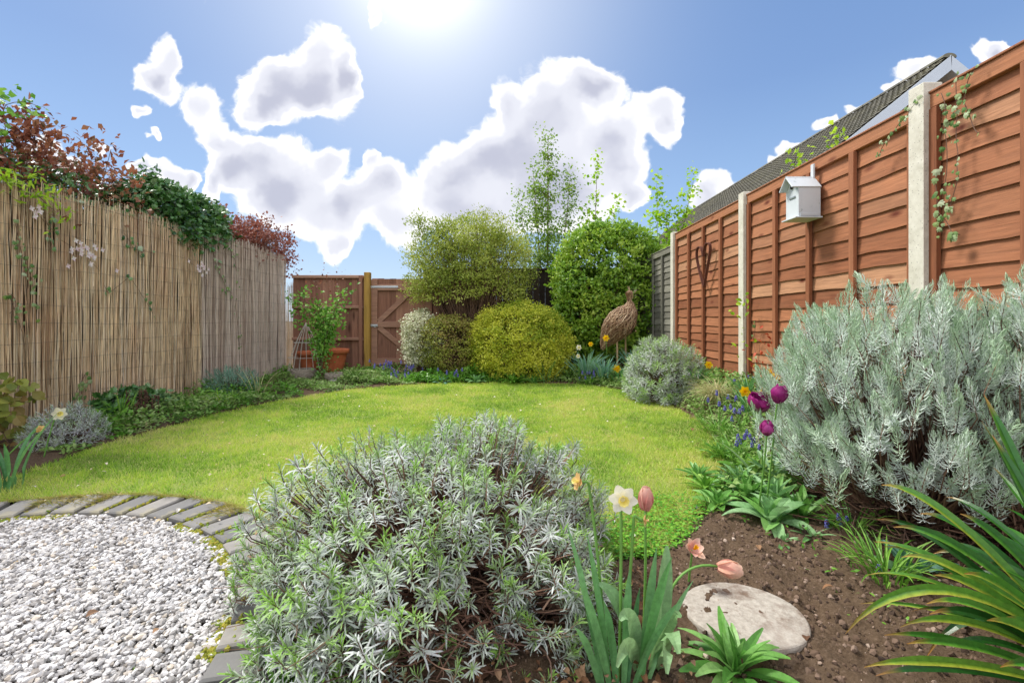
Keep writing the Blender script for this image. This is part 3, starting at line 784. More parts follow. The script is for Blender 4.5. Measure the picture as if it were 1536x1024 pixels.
for xx, ww in ((gx0 + .05, .10), (gx1 - .05, .10)):
    g = G(); g.box((xx, BY - .018, .85), (ww, .034, 1.47), r=float(RS.rand()), bev=.003); g.build('stile', m_rail, root)
for z_, hh in ((1.45, .10), (.83, .10), (.205, .11)):
    g = G(); g.box(((gx0 + gx1) / 2, BY - .022, z_), (gx1 - gx0 - .204, .036, hh), r=float(RS.rand()), bev=.003); g.build('ledge', m_rail, root)
def brace(x0, z0, x1, z1, w=.085):
    L_ = math.hypot(x1 - x0, z1 - z0); a = math.atan2(z1 - z0, x1 - x0); ca, sa = math.cos(a), math.sin(a)
    g = G(); g.box(((x0 + x1) / 2, BY - .015, (z0 + z1) / 2), (L_, .030, w), r=float(RS.rand()), rot=[(ca, 0, -sa), (0, 1, 0), (sa, 0, ca)], bev=.003); g.build('brace', m_rail, root)
brace(gx0 + .12, .88, gx0 + .66, 1.38); brace(gx0 + .12, .78, gx0 + .74, .27)
m_zinc = plain('galvanised_steel', '#b9bdc0', .35, .1, 60, .8)
g = G(); g.box((gx0 + .20, BY - .045, 1.46), (.50, .006, .035), bev=.002); g.build('hinge_strap', m_zinc, root)
g = G(); g.box((gx0 + .035, BY - .05, .81), (.15, .012, .045), bev=.003); g.tube([(gx0 - .06, BY - .06, .81), (gx0 + .1, BY - .06, .81)], .008, 6); g.tube([(gx0 + .06, BY - .055, .81), (gx0 + .06, BY - .10, .80), (gx0 + .09, BY - .11, .78)], .007, 6); g.build('latch', m_zinc, root)
# dark fence behind the shrubs
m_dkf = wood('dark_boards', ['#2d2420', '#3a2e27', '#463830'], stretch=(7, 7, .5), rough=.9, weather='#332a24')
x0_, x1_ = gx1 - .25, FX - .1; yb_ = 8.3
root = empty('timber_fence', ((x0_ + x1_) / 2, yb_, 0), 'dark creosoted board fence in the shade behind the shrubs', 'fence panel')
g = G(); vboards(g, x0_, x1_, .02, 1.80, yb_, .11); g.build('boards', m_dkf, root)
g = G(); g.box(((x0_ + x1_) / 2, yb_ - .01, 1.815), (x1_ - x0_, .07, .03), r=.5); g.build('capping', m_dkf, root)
g = G(); g.box((gx1 + .08, BY, .85), (.10, .10, 1.70), r=.3, bev=.004); o = g.build('gate_post', m_board); tag(o, 'brown gate post hidden in the bush right of the gate', 'gate post')
# stepping stones by the gate
m_slab = plain('paving_slab', '#8f8c80', .9, .25, 30, bmp=.4)
for (px, py, w_, d_, lb) in ((515, 573, .34, .26, 'flat grey stepping stone lying at the lawn edge before the gate'), (512, 566, .42, .2, 'flat grey stepping stone midway to the gate'), (570, 568, .36, .2, 'grey stepping stone right of the gate post foot')):
    d = 621 / (py - 480); p = at(px, py, d); g = G(); g.box((0, 0, 0), (w_, d_, .05), bev=.008, rot=[(.98, -.17, 0), (.17, .98, 0), (0, 0, 1)]); o = g.build('stepping_stone', m_slab); o.location = (p[0], p[1], .02); tag(o, lb, 'stepping stone', 'stepping stones by the gate')

# ================================================================== NEIGHBOUR'S HOUSE
m_tile, nt, b = newmat('roof_tile')
bt = nt.nodes.new('ShaderNodeTexBrick'); tcn = nt.nodes.new('ShaderNodeTexCoord'); mp = nt.nodes.new('ShaderNodeMapping'); mp.inputs['Rotation'].default_value = (0, 0, R(90))
n1 = noise(nt, 1.2, 6, .7); n2 = noise(nt, 14, 4, .6)
c = ramp(nt, attr(nt, 'rnd'), [(0, '#5a584f'), (.5, '#6f6c60'), (1, '#858174')]); c = mix(nt, mrange(nt, n2, .4, .7, 0, .6), c, '#6a685d'); c = mix(nt, mrange(nt, n1, .5, .75, 0, .5), c, '#8d8a66')
nt.links.new(c, b.inputs['Base Color']); b.inputs['Roughness'].default_value = .9
m_barge = plain('white_bargeboard', '#c2ccd6', .45, .04, 6)
m_hbrick, nt, b = newmat('buff_brick')
bt = nt.nodes.new('ShaderNodeTexBrick'); bt.inputs['Scale'].default_value = 1.0; bt.inputs['Brick Width'].default_value = .225; bt.inputs['Row Height'].default_value = .075; bt.inputs['Mortar Size'].default_value = .008
bt.inputs['Color1'].default_value = srgb('#a08a5c'); bt.inputs['Color2'].default_value = srgb('#7e6540'); bt.inputs['Mortar'].default_value = srgb('#bdb5a2')
tcn = nt.nodes.new('ShaderNodeTexCoord'); mp = nt.nodes.new('ShaderNodeMapping'); mp.inputs['Rotation'].default_value = (R(90), 0, 0); nt.links.new(tcn.outputs['Object'], mp.inputs[0]); nt.links.new(mp.outputs[0], bt.inputs['Vector'])
nt.links.new(bt.outputs[0], b.inputs['Base Color']); b.inputs['Roughness'].default_value = .9
RX, RZ, RY0, RY1 = 7.0, .9 + 7.0 * .604, 7.35, 18.4; sl = math.tan(R(39)); EW = 3.6
root = empty('neighbour_house', (RX, (RY0 + RY1) / 2, 0), 'neighbouring bungalow with grey tiled gable roof and white bargeboards behind the fence', 'house')
wx = EW - .35; wz = RZ - sl * EW
g = G(); ya_, yb2 = RY0 + .3, RY1 - .2
V = [(RX + x_, y_, z_) for y_ in (ya_, yb2) for x_, z_ in ((-wx, 0), (wx, 0), (wx, RZ - sl * wx - .12), (0, RZ - .12), (-wx, RZ - sl * wx - .12))]
g.add(V, [(0, 1, 2, 4), (5, 9, 7, 6), (0, 4, 9, 5), (1, 6, 7, 2)], [(4, 2, 3), (9, 8, 7)]); g.build('wall', m_hbrick, root)
# roof slopes laid in courses of tiles
for sgn in (-1, 1):
    g = G(); courses = 34; cl = EW / math.cos(R(39)) / courses; ny = 92; tw = (RY1 - RY0) / ny
    dx, dz = sgn * math.cos(R(39)), -math.sin(R(39)); nx_, nz_ = sgn * math.sin(R(39)), math.cos(R(39))
    if sgn < 0:
        for i in range(courses):
            for j in range(ny):
                a0, a1 = i * cl, (i + 1) * cl + .03; y0 = RY0 + j * tw; y1 = y0 + tw * .97; r_ = float(np.clip(.5 + RS.normal(0, .22), 0, 1)); lift = .012
                def q(a_, y_, h_): return (RX + dx * a_ + nx_ * h_, y_, RZ + dz * a_ + nz_ * h_)
                ym = (y0 + y1) / 2
                g.add([q(a0, y0, 0), q(a0, ym, .006), q(a0, y1, 0), q(a1, y0, .024), q(a1, ym, .034), q(a1, y1, .024), q(a1, y0, 0), q(a1, y1, 0)],
                      [(0, 3, 4, 1), (1, 4, 5, 2)], [(3, 6, 4), (6, 7, 4), (7, 5, 4)], r=r_)
    L_ = EW / math.cos(R(39))
    def q2(a_, y_, h_): return (RX + dx * a_ + nx_ * h_, y_, RZ + dz * a_ + nz_ * h_)
    g.add([q2(0, RY0, -.01), q2(L_, RY0, -.01), q2(L_, RY1, -.01), q2(0, RY1, -.01), q2(0, RY0, -.07), q2(L_, RY0, -.07), q2(L_, RY1, -.07), q2(0, RY1, -.07)],
          [(0, 1, 2, 3), (4, 7, 6, 5), (0, 4, 5, 1), (1, 5, 6, 2), (3, 2, 6, 7)], r=.4)
    g.build('roof_slope', m_tile, root)
    g = G(); g.add([q2(.0, RY0 - .025, -.012), q2(L_, RY0 - .025, -.012), q2(L_, RY0 - .025, -.19), q2(.155, RY0 - .025, -.19), q2(.0, RY0 - .002, -.012), q2(L_, RY0 - .002, -.012), q2(L_, RY0 - .002, -.19), q2(.155, RY0 - .002, -.19)],
          [(0, 1, 2, 3), (4, 7, 6, 5), (0, 4, 5, 1), (3, 2, 6, 7), (1, 5, 6, 2), (0, 3, 7, 4)]); g.build('bargeboard', m_barge, root)
    g = G(); g.add([q2(0.17, RY0, -.18), q2(L_, RY0, -.18), q2(L_, ya_, -.18), q2(0.17, ya_, -.18), q2(0.07, RY0, -.075), q2(L_, RY0, -.075), q2(L_, ya_, -.075), q2(0.07, ya_, -.075)],
          [(0, 1, 2, 3), (4, 7, 6, 5), (0, 4, 5, 1), (2, 6, 7, 3)]); g.build('soffit', m_barge, root)
g = G()
for j in range(26):
    y0 = RY0 + j * (RY1 - RY0) / 26; y1 = y0 + (RY1 - RY0) / 26 - .012
    ang = np.linspace(-.2, PI + .2, 8); V = [(RX + .11 * math.cos(a_), y_, RZ - .02 + .06 * math.sin(a_)) for y_ in (y0, y1) for a_ in ang]
    g.add(V, [(i, i + 1, i + 9, i + 8) for i in range(7)], r=float(RS.rand()))
g.add([(RX + .11 * math.cos(a_), RY0, RZ - .02 + .06 * math.sin(a_)) for a_ in np.linspace(-.2, PI + .2, 8)] + [(RX, RY0, RZ - .03)], T=[(8, i + 1, i) for i in range(7)], r=.5)
g.build('ridge_tiles', m_tile, root)

def T_linear(w=.12, c=.12):
    V = np.array([(-w * .55, 0, 0), (w * .55, 0, 0), (-w, .5, c * .35), (w, .5, c * .35), (-w * .85, .86, -c * .3), (w * .85, .86, -c * .3), (0, 1, -c * .7)], float)
    return V, np.array([(0, 1, 3, 2), (2, 3, 5, 4)]), np.array([(4, 5, 6)]), np.array([0, 0, .5, .5, .9, .9, 1.])
# ================================================================== PLANTS: generators
def mound_dirs(n, zmin=-.1, front=None):
    d = rdir(n * 3); d = d[d[:, 2] > zmin][:n]
    return d
def sup(d, p=2.4):
    """distance to a super-ellipsoid of half axes 1 along d"""
    return (np.abs(d[:, 0]) ** p + np.abs(d[:, 1]) ** p + np.abs(d[:, 2]) ** p) ** (-1.0 / p)
def whorl_leaves(g, tips, dirs, slen, nleaf, llen, lw, tpl, a0=.25, a1=1.35, rbase=None, seedcol=.5, droop=.15, lenfall=.25):
    """leaves set round each shoot: steep at the growing tip, spreading lower down"""
    N = len(tips); t = np.tile(np.linspace(0, 1, nleaf), N) + RS.normal(0, .02, N * nleaf); t = np.clip(t, 0, 1)
    T = np.repeat(tips, nleaf, 0); D = np.repeat(nrm(dirs), nleaf, 0); SL = np.repeat(np.broadcast_to(slen, (N,)), nleaf)
    ph = np.tile(np.arange(nleaf) * 2.4, N) + np.repeat(rand(N, 0, 6.28), nleaf) + RS.normal(0, .3, N * nleaf)
    A = frames(D); rad = A[:, :, 0] * np.cos(ph)[:, None] + A[:, :, 2] * np.sin(ph)[:, None]
    ang = a0 + (a1 - a0) * t ** .7 + RS.normal(0, .12, N * nleaf)
    ld = D * np.cos(ang)[:, None] + rad * np.sin(ang)[:, None]; ld[:, 2] -= droop * t
    pos = T - D * (SL * t)[:, None]
    L = llen * (.55 + .45 * np.sin(np.clip(t + lenfall, 0, 1) * PI * .5)) * RS.uniform(.75, 1.2, N * nleaf) * np.repeat(RS.uniform(.8, 1.2, N), nleaf)
    r = np.clip(seedcol + t * .55 + np.repeat(RS.normal(0, .16, N), nleaf) + RS.normal(0, .07, N * nleaf), 0, 1)
    g.inst(tpl, pos, frames(ld, None, up=None) if False else frames_up(ld, D), np.stack([L * lw, L, L], -1), r)
def frames_up(d, up):
    d = nrm(d); x = np.cross(d, up); x = nrm(x + 1e-6); z = np.cross(x, d); return np.stack([x, d, z], 2)

def shrubby(name, label, cat, c, rad, n, mat, matst, slen, nleaf, llen, lw, tpl=None, zmin=-.15, upw=.7, p=2.4, inner=.7, seed=1, gap=None, group=None, stem_r=.0022,
            a0=.25, a1=1.35, seedcol=.0, woody=0, noise_amp=.12, clip=None, droop=.15, nstem=None, lobes=()):
    """a mounded sub-shrub such as lavender: woody stems from the middle, leafy shoots over the surface"""
    c = np.array(c, float); rad = np.array(rad, float)
    d = mound_dirs(n, zmin); n = len(d)
    s_ = sup(d, p) * (1 + noise_amp * vnoise(d * 1.0, 3.2, seed, 3) * 1.6)
    depth = 1 - (1 - inner) * rand(n) ** 2.0
    tips = c + d * rad * (s_ * depth)[:, None]; tips[:, 2] += .03 * rand(n) ** 3
    keep = tips[:, 2] > gz_c(c) + .02
    if gap is not None: keep &= ~gap(tips, d)
    if clip is not None: keep &= clip(tips)
    tips, d = tips[keep], d[keep]; n = len(d)
    out = nrm(d / rad)
    for lc, lr, ln in lobes:
        ld_ = mound_dirs(ln, .02); lr = np.array(lr, float); lt = np.array(lc, float) + ld_ * lr * (sup(ld_, 2.2) * RS.uniform(.75, 1.05, len(ld_)))[:, None]
        tips = np.vstack([tips, lt]); out = np.vstack([out, nrm(ld_ / lr)])
    n = len(tips)
    dirs = nrm(out * (1 - upw) + np.array((0, 0, upw)) + RS.normal(0, .22, (n, 3)))
    root = empty(name, (c[0], c[1], gz_c(c)), label, cat, group)
    g = G(); whorl_leaves(g, tips, dirs, slen * RS.uniform(.7, 1.3, n), nleaf, llen, lw, tpl or T_lance3(.5, .12), a0=a0, a1=a1, seedcol=seedcol, droop=droop)
    g.build('foliage', mat, root)
    g = G(); ns = nstem or n
    for i in RS.permutation(n)[:ns]:
        b0 = c + np.array((RS.normal(0, .06) * rad[0] / .5, RS.normal(0, .06) * rad[1] / .5, -c[2] + gz_c(c)))
        tp = tips[i] - dirs[i] * slen; e = tips[i]
        mid = b0 * .35 + tp * .65; mid = mid + RS.normal(0, .012, 3); mid[2] -= .12 * np.linalg.norm((tp - b0)[:2])
        P = np.vstack([bez([b0, mid, tp], 5), e[None]])
        g.tube(P, stem_r * np.array([2.2, 1.8, 1.4, 1.1, .9, .5]), 3, float(RS.rand()), cap=False)
    if woody:
        for i in range(woody):
            a = RS.uniform(PI * 1.05, PI * 1.95) if RS.rand() < .8 else RS.uniform(0, 6.28)
            r_ = RS.uniform(.1, .88); p0 = np.array((c[0] + rad[0] * r_ * math.cos(a), c[1] + rad[1] * r_ * math.sin(a), gz_c(c) + RS.uniform(.0, .16)))
            dv = rdir(1)[0]; dv[2] = abs(dv[2]) * .3 - .05; L_ = RS.uniform(.06, .22)
            P = bez([p0, p0 + dv * L_ * .5 + RS.normal(0, .02, 3), p0 + dv * L_ + RS.normal(0, .035, 3)], 6); P[:, 2] = np.maximum(P[:, 2], .005)
            g.tube(P, RS.uniform(.0008, .0026) * np.linspace(1.3, .6, 6), 3, float(RS.rand()), cap=False)
    g.build('woody_stems', matst, root)
    return root
def gz_c(c): return gz(c[0], c[1])

def bush(name, label, cat, c, rad, nclu, nper, lsize, mat, tpl=None, p=2.2, seed=1, amp=.14, freq=2.2, zmin=-.9, inner=.55, clr=.09, base=None, nbr=26, brmat=None,
         group=None, flat=.5, mask=None, brr=.012, crr=None, rcol=0, up=.25, pw=1.6, sprigs=0, spriglen=.3):
    """a leafy bush: leaf clusters through an uneven shell, carried on branches from the ground"""
    c = np.array(c, float); rad = np.array(rad, float)
    d = rdir(nclu * 2); d = d[d[:, 2] > zmin][:nclu]; n = len(d)
    s_ = sup(d, p) * (1 + amp * vnoise(d, freq, seed, 4) * 1.8)
    depth = 1 - (1 - inner) * rand(n) ** pw
    C_ = c + d * rad * (s_ * depth)[:, None]
    out = nrm(d / rad)
    if sprigs:                                    # loose leading shoots standing out of the outline
        i = np.where(d[:, 2] > .15)[0]; i = RS.choice(i, sprigs)
        tt = rand(sprigs * 5).reshape(sprigs, 5); dd = nrm(out[i] * .5 + np.array((0, 0, .8)) + RS.normal(0, .25, (sprigs, 3)))
        E = (C_[i][:, None] + dd[:, None] * (tt * spriglen)[..., None]).reshape(-1, 3)
        C_ = np.vstack([C_, E]); out = np.vstack([out, np.repeat(dd, 5, 0)]); depth = np.append(depth, np.ones(len(E)))
    k = C_[:, 2] > .03
    if mask is not None: k &= mask(C_)
    C_, out, depth = C_[k], out[k], depth[k]; n = len(C_)
    root = empty(name, (c[0], c[1], 0) if base is None else base, label, cat, group)
    g = G(); N = n * nper
    P = np.repeat(C_, nper, 0) + RS.normal(0, clr, (N, 3)) * np.array((1, 1, flat))
    O = np.repeat(out, nper, 0)
    dl = nrm(O * .5 + RS.normal(0, .7, (N, 3)) + np.array((0, 0, up)))
    upv = nrm(O * .7 + np.array((0, 0, .6)) + RS.normal(0, .45, (N, 3)))
    L = lsize * RS.uniform(.65, 1.25, N)
    r = np.clip(np.repeat(.5 + .38 * vnoise(C_, 2.6, seed + 3, 2) + RS.normal(0, .14, n), nper) + RS.normal(0, .10, N) + rcol, 0, 1)
    g.inst(tpl or T_diamond(), P, frames_up(dl, upv), np.stack([L, L, L], -1), r)
    g.build('foliage', mat, root)
    if nbr:
        g = G(); b0 = np.array(root.location)
        for i in RS.permutation(n)[:nbr]:
            st_ = b0 + np.array((RS.normal(0, rad[0] * .12), RS.normal(0, rad[1] * .12), 0)); e = C_[i]
            mid = st_ * .55 + e * .45; mid[2] += .18 * (e[2] - st_[2]) ; mid += RS.normal(0, .05, 3)
            q_ = bez([st_, mid, e], 8); g.tube(q_, brr * np.linspace(1.2, .25, 8), 4, float(RS.rand()), cap=False)
            for j in range(3):
                a_ = q_[RS.randint(3, 7)]; m_ = C_[RS.randint(n)]
                if np.linalg.norm(m_ - a_) < .5 * rad.max(): g.tube(bez([a_, (a_ + m_) / 2 + (0, 0, .03), m_], 4), brr * np.linspace(.35, .12, 4), 3, .5, cap=False)
        g.build('branches', brmat or m_twig, root)
    return root

def arc(base, az, L, e0, e1, K=9, side=0.0, pw=1.0):
    """points of a leaf leaving base at elevation e0 and ending at e1 (degrees), heading az (radians)"""
    t = np.linspace(0, 1, K); el_ = R(e0) + (R(e1) - R(e0)) * t ** pw; ds = L / (K - 1)
    h = np.array((math.cos(az), math.sin(az), 0)); s_ = np.array((-math.sin(az), math.cos(az), 0))
    P = [np.array(base, float)]
    for i in range(K - 1):
        P.append(P[-1] + ds * (h * math.cos(el_[i]) + np.array((0, 0, math.sin(el_[i]))) + s_ * side * t[i]))
    return np.array(P)
def wprof(K, w, kind='strap'):
    t = np.linspace(0, 1, K)
    if kind == 'strap': return w * np.clip(np.minimum(.65 + t * 1.2, (1 - t) * 3.2 + .05), 0, 1)
    if kind == 'oval': return w * np.clip(np.sin(PI * np.clip(t * .88 + .08, 0, 1)) ** .8, .06, 1)
    return w * np.clip(np.sin(PI * (t * .82 + .13)) ** .9 * 1.0, .05, 1)
def leafset(g, base, n, L, w, e0, e1, kind='strap', azr=(0, 6.28), fold=.3, spread=.015, K=9, col=(0, 1), jit=.2, twist=.3, side=.15):
    for i in range(n):
        az = azr[0] + (azr[1] - azr[0]) * (i + RS.rand()) / n
        b0 = np.array(base) + np.array((math.cos(az), math.sin(az), 0)) * spread * RS.rand()
        l = L * RS.uniform(1 - jit, 1 + jit * .6)
        P = arc(b0, az, l, e0 + RS.normal(0, 7), e1 + RS.normal(0, 14), K, RS.normal(0, side))
        g.strip(P, wprof(K, w * RS.uniform(.8, 1.15), kind), up=(math.cos(az) * .2, math.sin(az) * .2, 1), fold=fold, r=RS.uniform(*col), twist=RS.normal(0, twist))

# materials of the plants
m_twig = plain('twig_bark', '#6b5344', .9, .3, 40)
m_lavstem, nt, b = newmat('woody_stem')
nt.links.new(ramp(nt, attr(nt, 'rnd'), [(0, '#3c2a22'), (.5, '#6b4c3c'), (1, '#9a7b66')]), b.inputs['Base Color']); b.inputs['Roughness'].default_value = .9
m_lav = leaf_mat('lavender_leaf', ['#8cb850', '#98b870', '#a2b494', '#b0baae', '#c2c9c2', '#d2d6d2', '#bcc0c0', '#a09f98'], trans=.2, rough=.6)
m_lav2 = leaf_mat('lavender_leaf_grey', ['#94b85c', '#a0b884', '#aebcA4', '#bcc4bc', '#c8cac8', '#b0aeb4'], trans=.25, rough=.6)
m_silver = leaf_mat('silver_leaf', ['#a6c09c', '#b6cbb0', '#cad8ca', '#d8e2da', '#e4eae6', '#eef2f0'], trans=.16, rough=.6)
m_gold = leaf_mat('golden_leaf', ['#7e9a2c', '#aabb3c', '#cccf4a', '#dfe056', '#ece870'], trans=.45)
m_hedge = leaf_mat('hedge_leaf', ['#4a7420', '#6b962c', '#87ac36', '#9fbc42', '#b4c850'], trans=.35, rough=.4, spec=.5)
m_willow = leaf_mat('willow_leaf', ['#6d8230', '#889a3c', '#a0ae48', '#b6be5a', '#c6cb74'], trans=.4)
m_var = leaf_mat('variegated_leaf', ['#8d9670', '#b4b894', '#d4d4b4', '#e2e2ca', '#9aa47c'], trans=.25)
m_smallb = leaf_mat('box_leaf', ['#67732e', '#87913c', '#9ea348', '#8d7448', '#a8b456'], trans=.3)
m_birch = leaf_mat('tree_leaf', ['#5d8230', '#7a9c3c', '#93b24a', '#adc35e'], trans=.45)
m_lime = leaf_mat('lime_leaf', ['#7fae24', '#9cc52e', '#b3d638', '#c7e04c'], trans=.5)
m_ivy = leaf_mat('ivy_leaf', ['#2d4f27', '#3c6631', '#53803c', '#7d9a68', '#a9b99a'], trans=.15, rough=.3, spec=.6)
m_ivyp = leaf_mat('pale_ivy_leaf', ['#4f7438', '#6f8e50', '#8fa672', '#b4c09c', '#7a983e'], trans=.25, rough=.4)
m_red = leaf_mat('copper_leaf', ['#5a3a2c', '#764636', '#8c5440', '#a06a4c', '#86664e', '#6a684a'], trans=.35)
m_redd = leaf_mat('russet_leaf', ['#6a3c32', '#8a4c3c', '#9c5e4c', '#7a5648', '#a3705c'], trans=.3)
m_green = leaf_mat('fresh_leaf', ['#4f8428', '#68a034', '#83b446', '#9cc65e'], trans=.35, rough=.4, mottle=.28)
m_cover = leaf_mat('cover_leaf', ['#4d7030', '#67903a', '#84a850', '#9cb070', '#7c8c50', '#8a7a54'], trans=.3)
m_blueg = leaf_mat('blue_green_leaf', ['#5f9078', '#78a890', '#98bda6', '#7fae74'], trans=.25)
m_daffl = leaf_mat('daffodil_leaf', ['#4f8450', '#659a5e', '#7aad70', '#5c9a4c'], trans=.3, rough=.4, mottle=.28)
m_tulipl = leaf_mat('tulip_leaf', ['#6f9f68', '#85b078', '#9abf88', '#7fb060'], trans=.35, rough=.42, mottle=.28)
m_foxg = leaf_mat('broad_leaf', ['#4f8436', '#68a045', '#80b55a', '#94c070'], trans=.35, rough=.42, mottle=.28)
m_sage = leaf_mat('sage_green_leaf', ['#6fa060', '#86b476', '#9cc48c', '#7fb458'], trans=.35, rough=.45, mottle=.28)
m_strap = leaf_mat('yellowing_strap_leaf', ['#1e4a1a', '#2c6420', '#407c26', '#5c9030', '#86a232', '#aeb040'], tip='#b87a3c', trans=.25, rough=.35, spec=.5, tiprange=(.82, 1.05), mottle=.28)
m_palegrass = leaf_mat('pale_grass', ['#a8a070', '#c2ba88', '#d2cba0', '#9caa64'], trans=.3)
m_stalk = leaf_mat('stalk_green', ['#5f9040', '#7aa850'], trans=.1)
m_musc = leaf_mat('grape_blue', ['#4a4898', '#6262b4', '#8284cc', '#7464b0'], trans=.15)
m_blossom = leaf_mat('clematis_blossom', ['#e8ccd4', '#f2e2e6', '#f6f0ee'], trans=.35)
m_yel = leaf_mat('daffodil_yellow', ['#f2c60c', '#f7d41c', '#f5cc10'], trans=.35)
m_ora = leaf_mat('daffodil_cup', ['#f0b810', '#f4c41c'], trans=.3)
m_cream = leaf_mat('daffodil_cream', ['#f3f0dc', '#f8f6ea', '#f4efcf'], trans=.35, mottle=.12)
m_creamc = leaf_mat('daffodil_cream_cup', ['#f0e080', '#f4e890'], trans=.3)
m_fade = leaf_mat('faded_petal', ['#d8b070', '#e6c88c', '#c89858'], trans=.3)
m_purple = leaf_mat('purple_tulip', ['#961e70', '#ae3088', '#c650a0', '#a02878'], trans=.3, rough=.4, mottle=.28)
m_peach = leaf_mat('peach_tulip', ['#d88a84', '#e2a097', '#eab8a4', '#e6b08c'], tip='#f0d2bc', trans=.35, rough=.4, tiprange=(.5, 1.2), mottle=.12)

# ================================================================== FOREGROUND
def lav_gap(t, d):
    """the opening in the crown and the bare lower front of the old bush"""
    g1 = (np.hypot((t[:, 0] - .02) / .10, (t[:, 1] - 1.44) / .09) < 1) & (t[:, 2] > .15)
    g2 = (t[:, 1] < 1.40) & (t[:, 2] < .20) & (np.abs(t[:, 0] + .16) < .30) & (RS.rand(len(t)) < .88)
    return g1 | g2
shrubby('lavender_bush', 'wide silvery green lavender bush in the foreground with bare brown wood at its foot', 'lavender', (-.245, 1.60, .0), (.60, .56, .50), 1650, m_lav, m_lavstem, .055, 26, .035, 1.0, tpl=T_linear(.055, .22),
        zmin=-.05, upw=.5, gap=lav_gap, seed=4, woody=1700, noise_amp=.20, a0=.16, a1=1.35, inner=.78, seedcol=.06,
        lobes=[((-.27, 1.78, .40), (.07, .07, .15), 14), ((-.05, 1.78, .36), (.08, .07, .13), 14), ((-.45, 1.70, .34), (.08, .07, .12), 14), ((-.48, 1.20, 0), (.20, .22, .22), 190), ((-.20, 1.16, 0), (.24, .16, .08), 22), ((.10, 1.28, .0), (.20, .16, .20), 70), ((-.60, 1.38, 0), (.16, .2, .2), 90)])
# taller leading shoots of the bush
def helichrysum_clip(t): return (t[:, 0] < 2.17) & (t[:, 2] > .31 + .16 * (t[:, 0] - 1.2).clip(0, 1))
shrubby('curry_plant', 'large pale silver curry plant bush filling the right border before the fence', 'shrub', (1.74, 2.0, .42), (.56, .58, .60), 1500, m_silver, m_lavstem, .125, 70, .033, 1.0, tpl=T_linear(.046, -.32),
        zmin=-.35, upw=.66, p=2.5, seed=8, noise_amp=.16, a0=.10, a1=1.45, inner=.72, seedcol=.0, clip=helichrysum_clip, droop=.05, woody=420, nstem=700, stem_r=.0022)
shrubby('curry_plant', 'right hand end of the silver curry plant hedge, cut by the edge of the photo', 'shrub', (1.88, 1.60, .42), (.34, .42, .66), 520, m_silver, m_lavstem, .125, 70, .033, 1.0, tpl=T_linear(.044, -.30),
        zmin=-.35, upw=.62, p=2.6, seed=9, noise_amp=.10, a0=.15, a1=1.30, inner=.74, clip=lambda t: (t[:, 0] < 2.17) & (t[:, 2] > .46) & (t[:, 1] > 1.2), droop=.05, nstem=250)

# round sandstone stepping disc
m_stone, nt, b = newmat('round_stone')
n1 = noise(nt, 9, 7, .7); n2 = noise(nt, 60, 5, .7); n3 = noise(nt, 3.5, 3)
c = ramp(nt, n2, [(.3, '#8f867a'), (.7, '#b9b1a4')]); c = mix(nt, mrange(nt, n1, .50, .66, 0, .85), c, '#634c3a'); c = mix(nt, mrange(nt, n3, .5, .7, 0, .5), c, '#bdb6ab')
nt.links.new(c, b.inputs['Base Color']); b.inputs['Roughness'].default_value = .9; bump(nt, b, n2, .8, .006)
g = G(); n = 64; prof = [(.176, -.02), (.178, .012), (.179, .040), (.177, .046), (.173, .0485), (.15, .050), (.12, .0505), (.09, .051), (.06, .051), (.03, .051), (.01, .051)]
lathe(g, (0, 0, 0), prof, n)
V = g.V[0]; an = np.arctan2(V[:, 1], V[:, 0]); rr_ = 1 + .012 * np.sin(an * 2 + 1) + .008 * np.sin(an * 5) + .006 * vnoise(V * (1, 1, 0), 40, 5, 3); V[:, 0] *= rr_ * .97; V[:, 1] *= rr_ * .88; V[:, 2] += .0022 * vnoise(V, 30, 6, 3) + .0012 * vnoise(V, 90, 8, 2)
o = g.build('round_stone', m_stone, smooth=False); o.location = (.69, 1.37, -.016); o.rotation_euler = (R(.5), R(1), 0)
tag(o, 'round sandstone stepping stone lying on the soil behind the leafy rosette', 'stepping stone')

def rosette(base, n, L, w, mat, label, cat='plant', e=(70, 5), inner=6, group=None, kind='lance', name='leafy_plant'):
    root = empty(name, base, label, cat, group); g = G()
    leafset(g, base, n, L, w, e[0] - 28, e[1] - 22, kind, fold=.18, spread=.02)
    leafset(g, base, int(n * .7), L * .85, w * .85, e[0] - 6, e[1] + 12, kind, fold=.25, spread=.012)
    leafset(g, base, inner, L * .65, w * .7, e[0] + 14, e[1] + 52, kind, fold=.35, spread=.006)
    g.build('leaves', mat, root); return root
def gp(px, py, d=None):
    """ground point under a pixel"""
    d = d or 621 / (py - 480); p = at(px, py, d); p[2] = gz(p[0], p[1]); return p
rosette((.565, 1.165, 0), 16, .155, .034, m_foxg, 'leafy green wallflower plant growing against the front of the round stone', e=(68, 5), name='wallflower_plant')
rosette((1.14, 2.02, .01), 9, .19, .072, m_sage, 'broad leaved sage green rosette on the soil below the silver bush', e=(62, 2), kind='oval')
rosette((.99, 2.20, .01), 9, .13, .040, m_foxg, 'smaller green leafy plant at the lawn edge left of the broad leaved rosette', e=(60, 5))
rosette((1.22, 2.45, .01), 12, .17, .045, m_sage, 'pale green leafy plant behind the broad rosette under the silver bush', e=(64, 5))
rosette((1.36, 2.62, .02), 11, .17, .050, m_green, 'bright green leafy plant just below the purple tulips', e=(66, 10))
rosette((1.06, 2.62, .01), 10, .12, .030, m_foxg, 'low green leafy plant at the lawn edge below the grape hyacinths', e=(50, 5))
rosette((1.17, 2.28, .01), 12, .17, .040, m_foxg, 'green leafy plant between the broad rosette and the pale one behind', e=(70, 15))
rosette((1.26, 2.22, .01), 10, .19, .045, m_sage, 'pale upright leafy plant right under the edge of the silver bush', e=(72, 20))
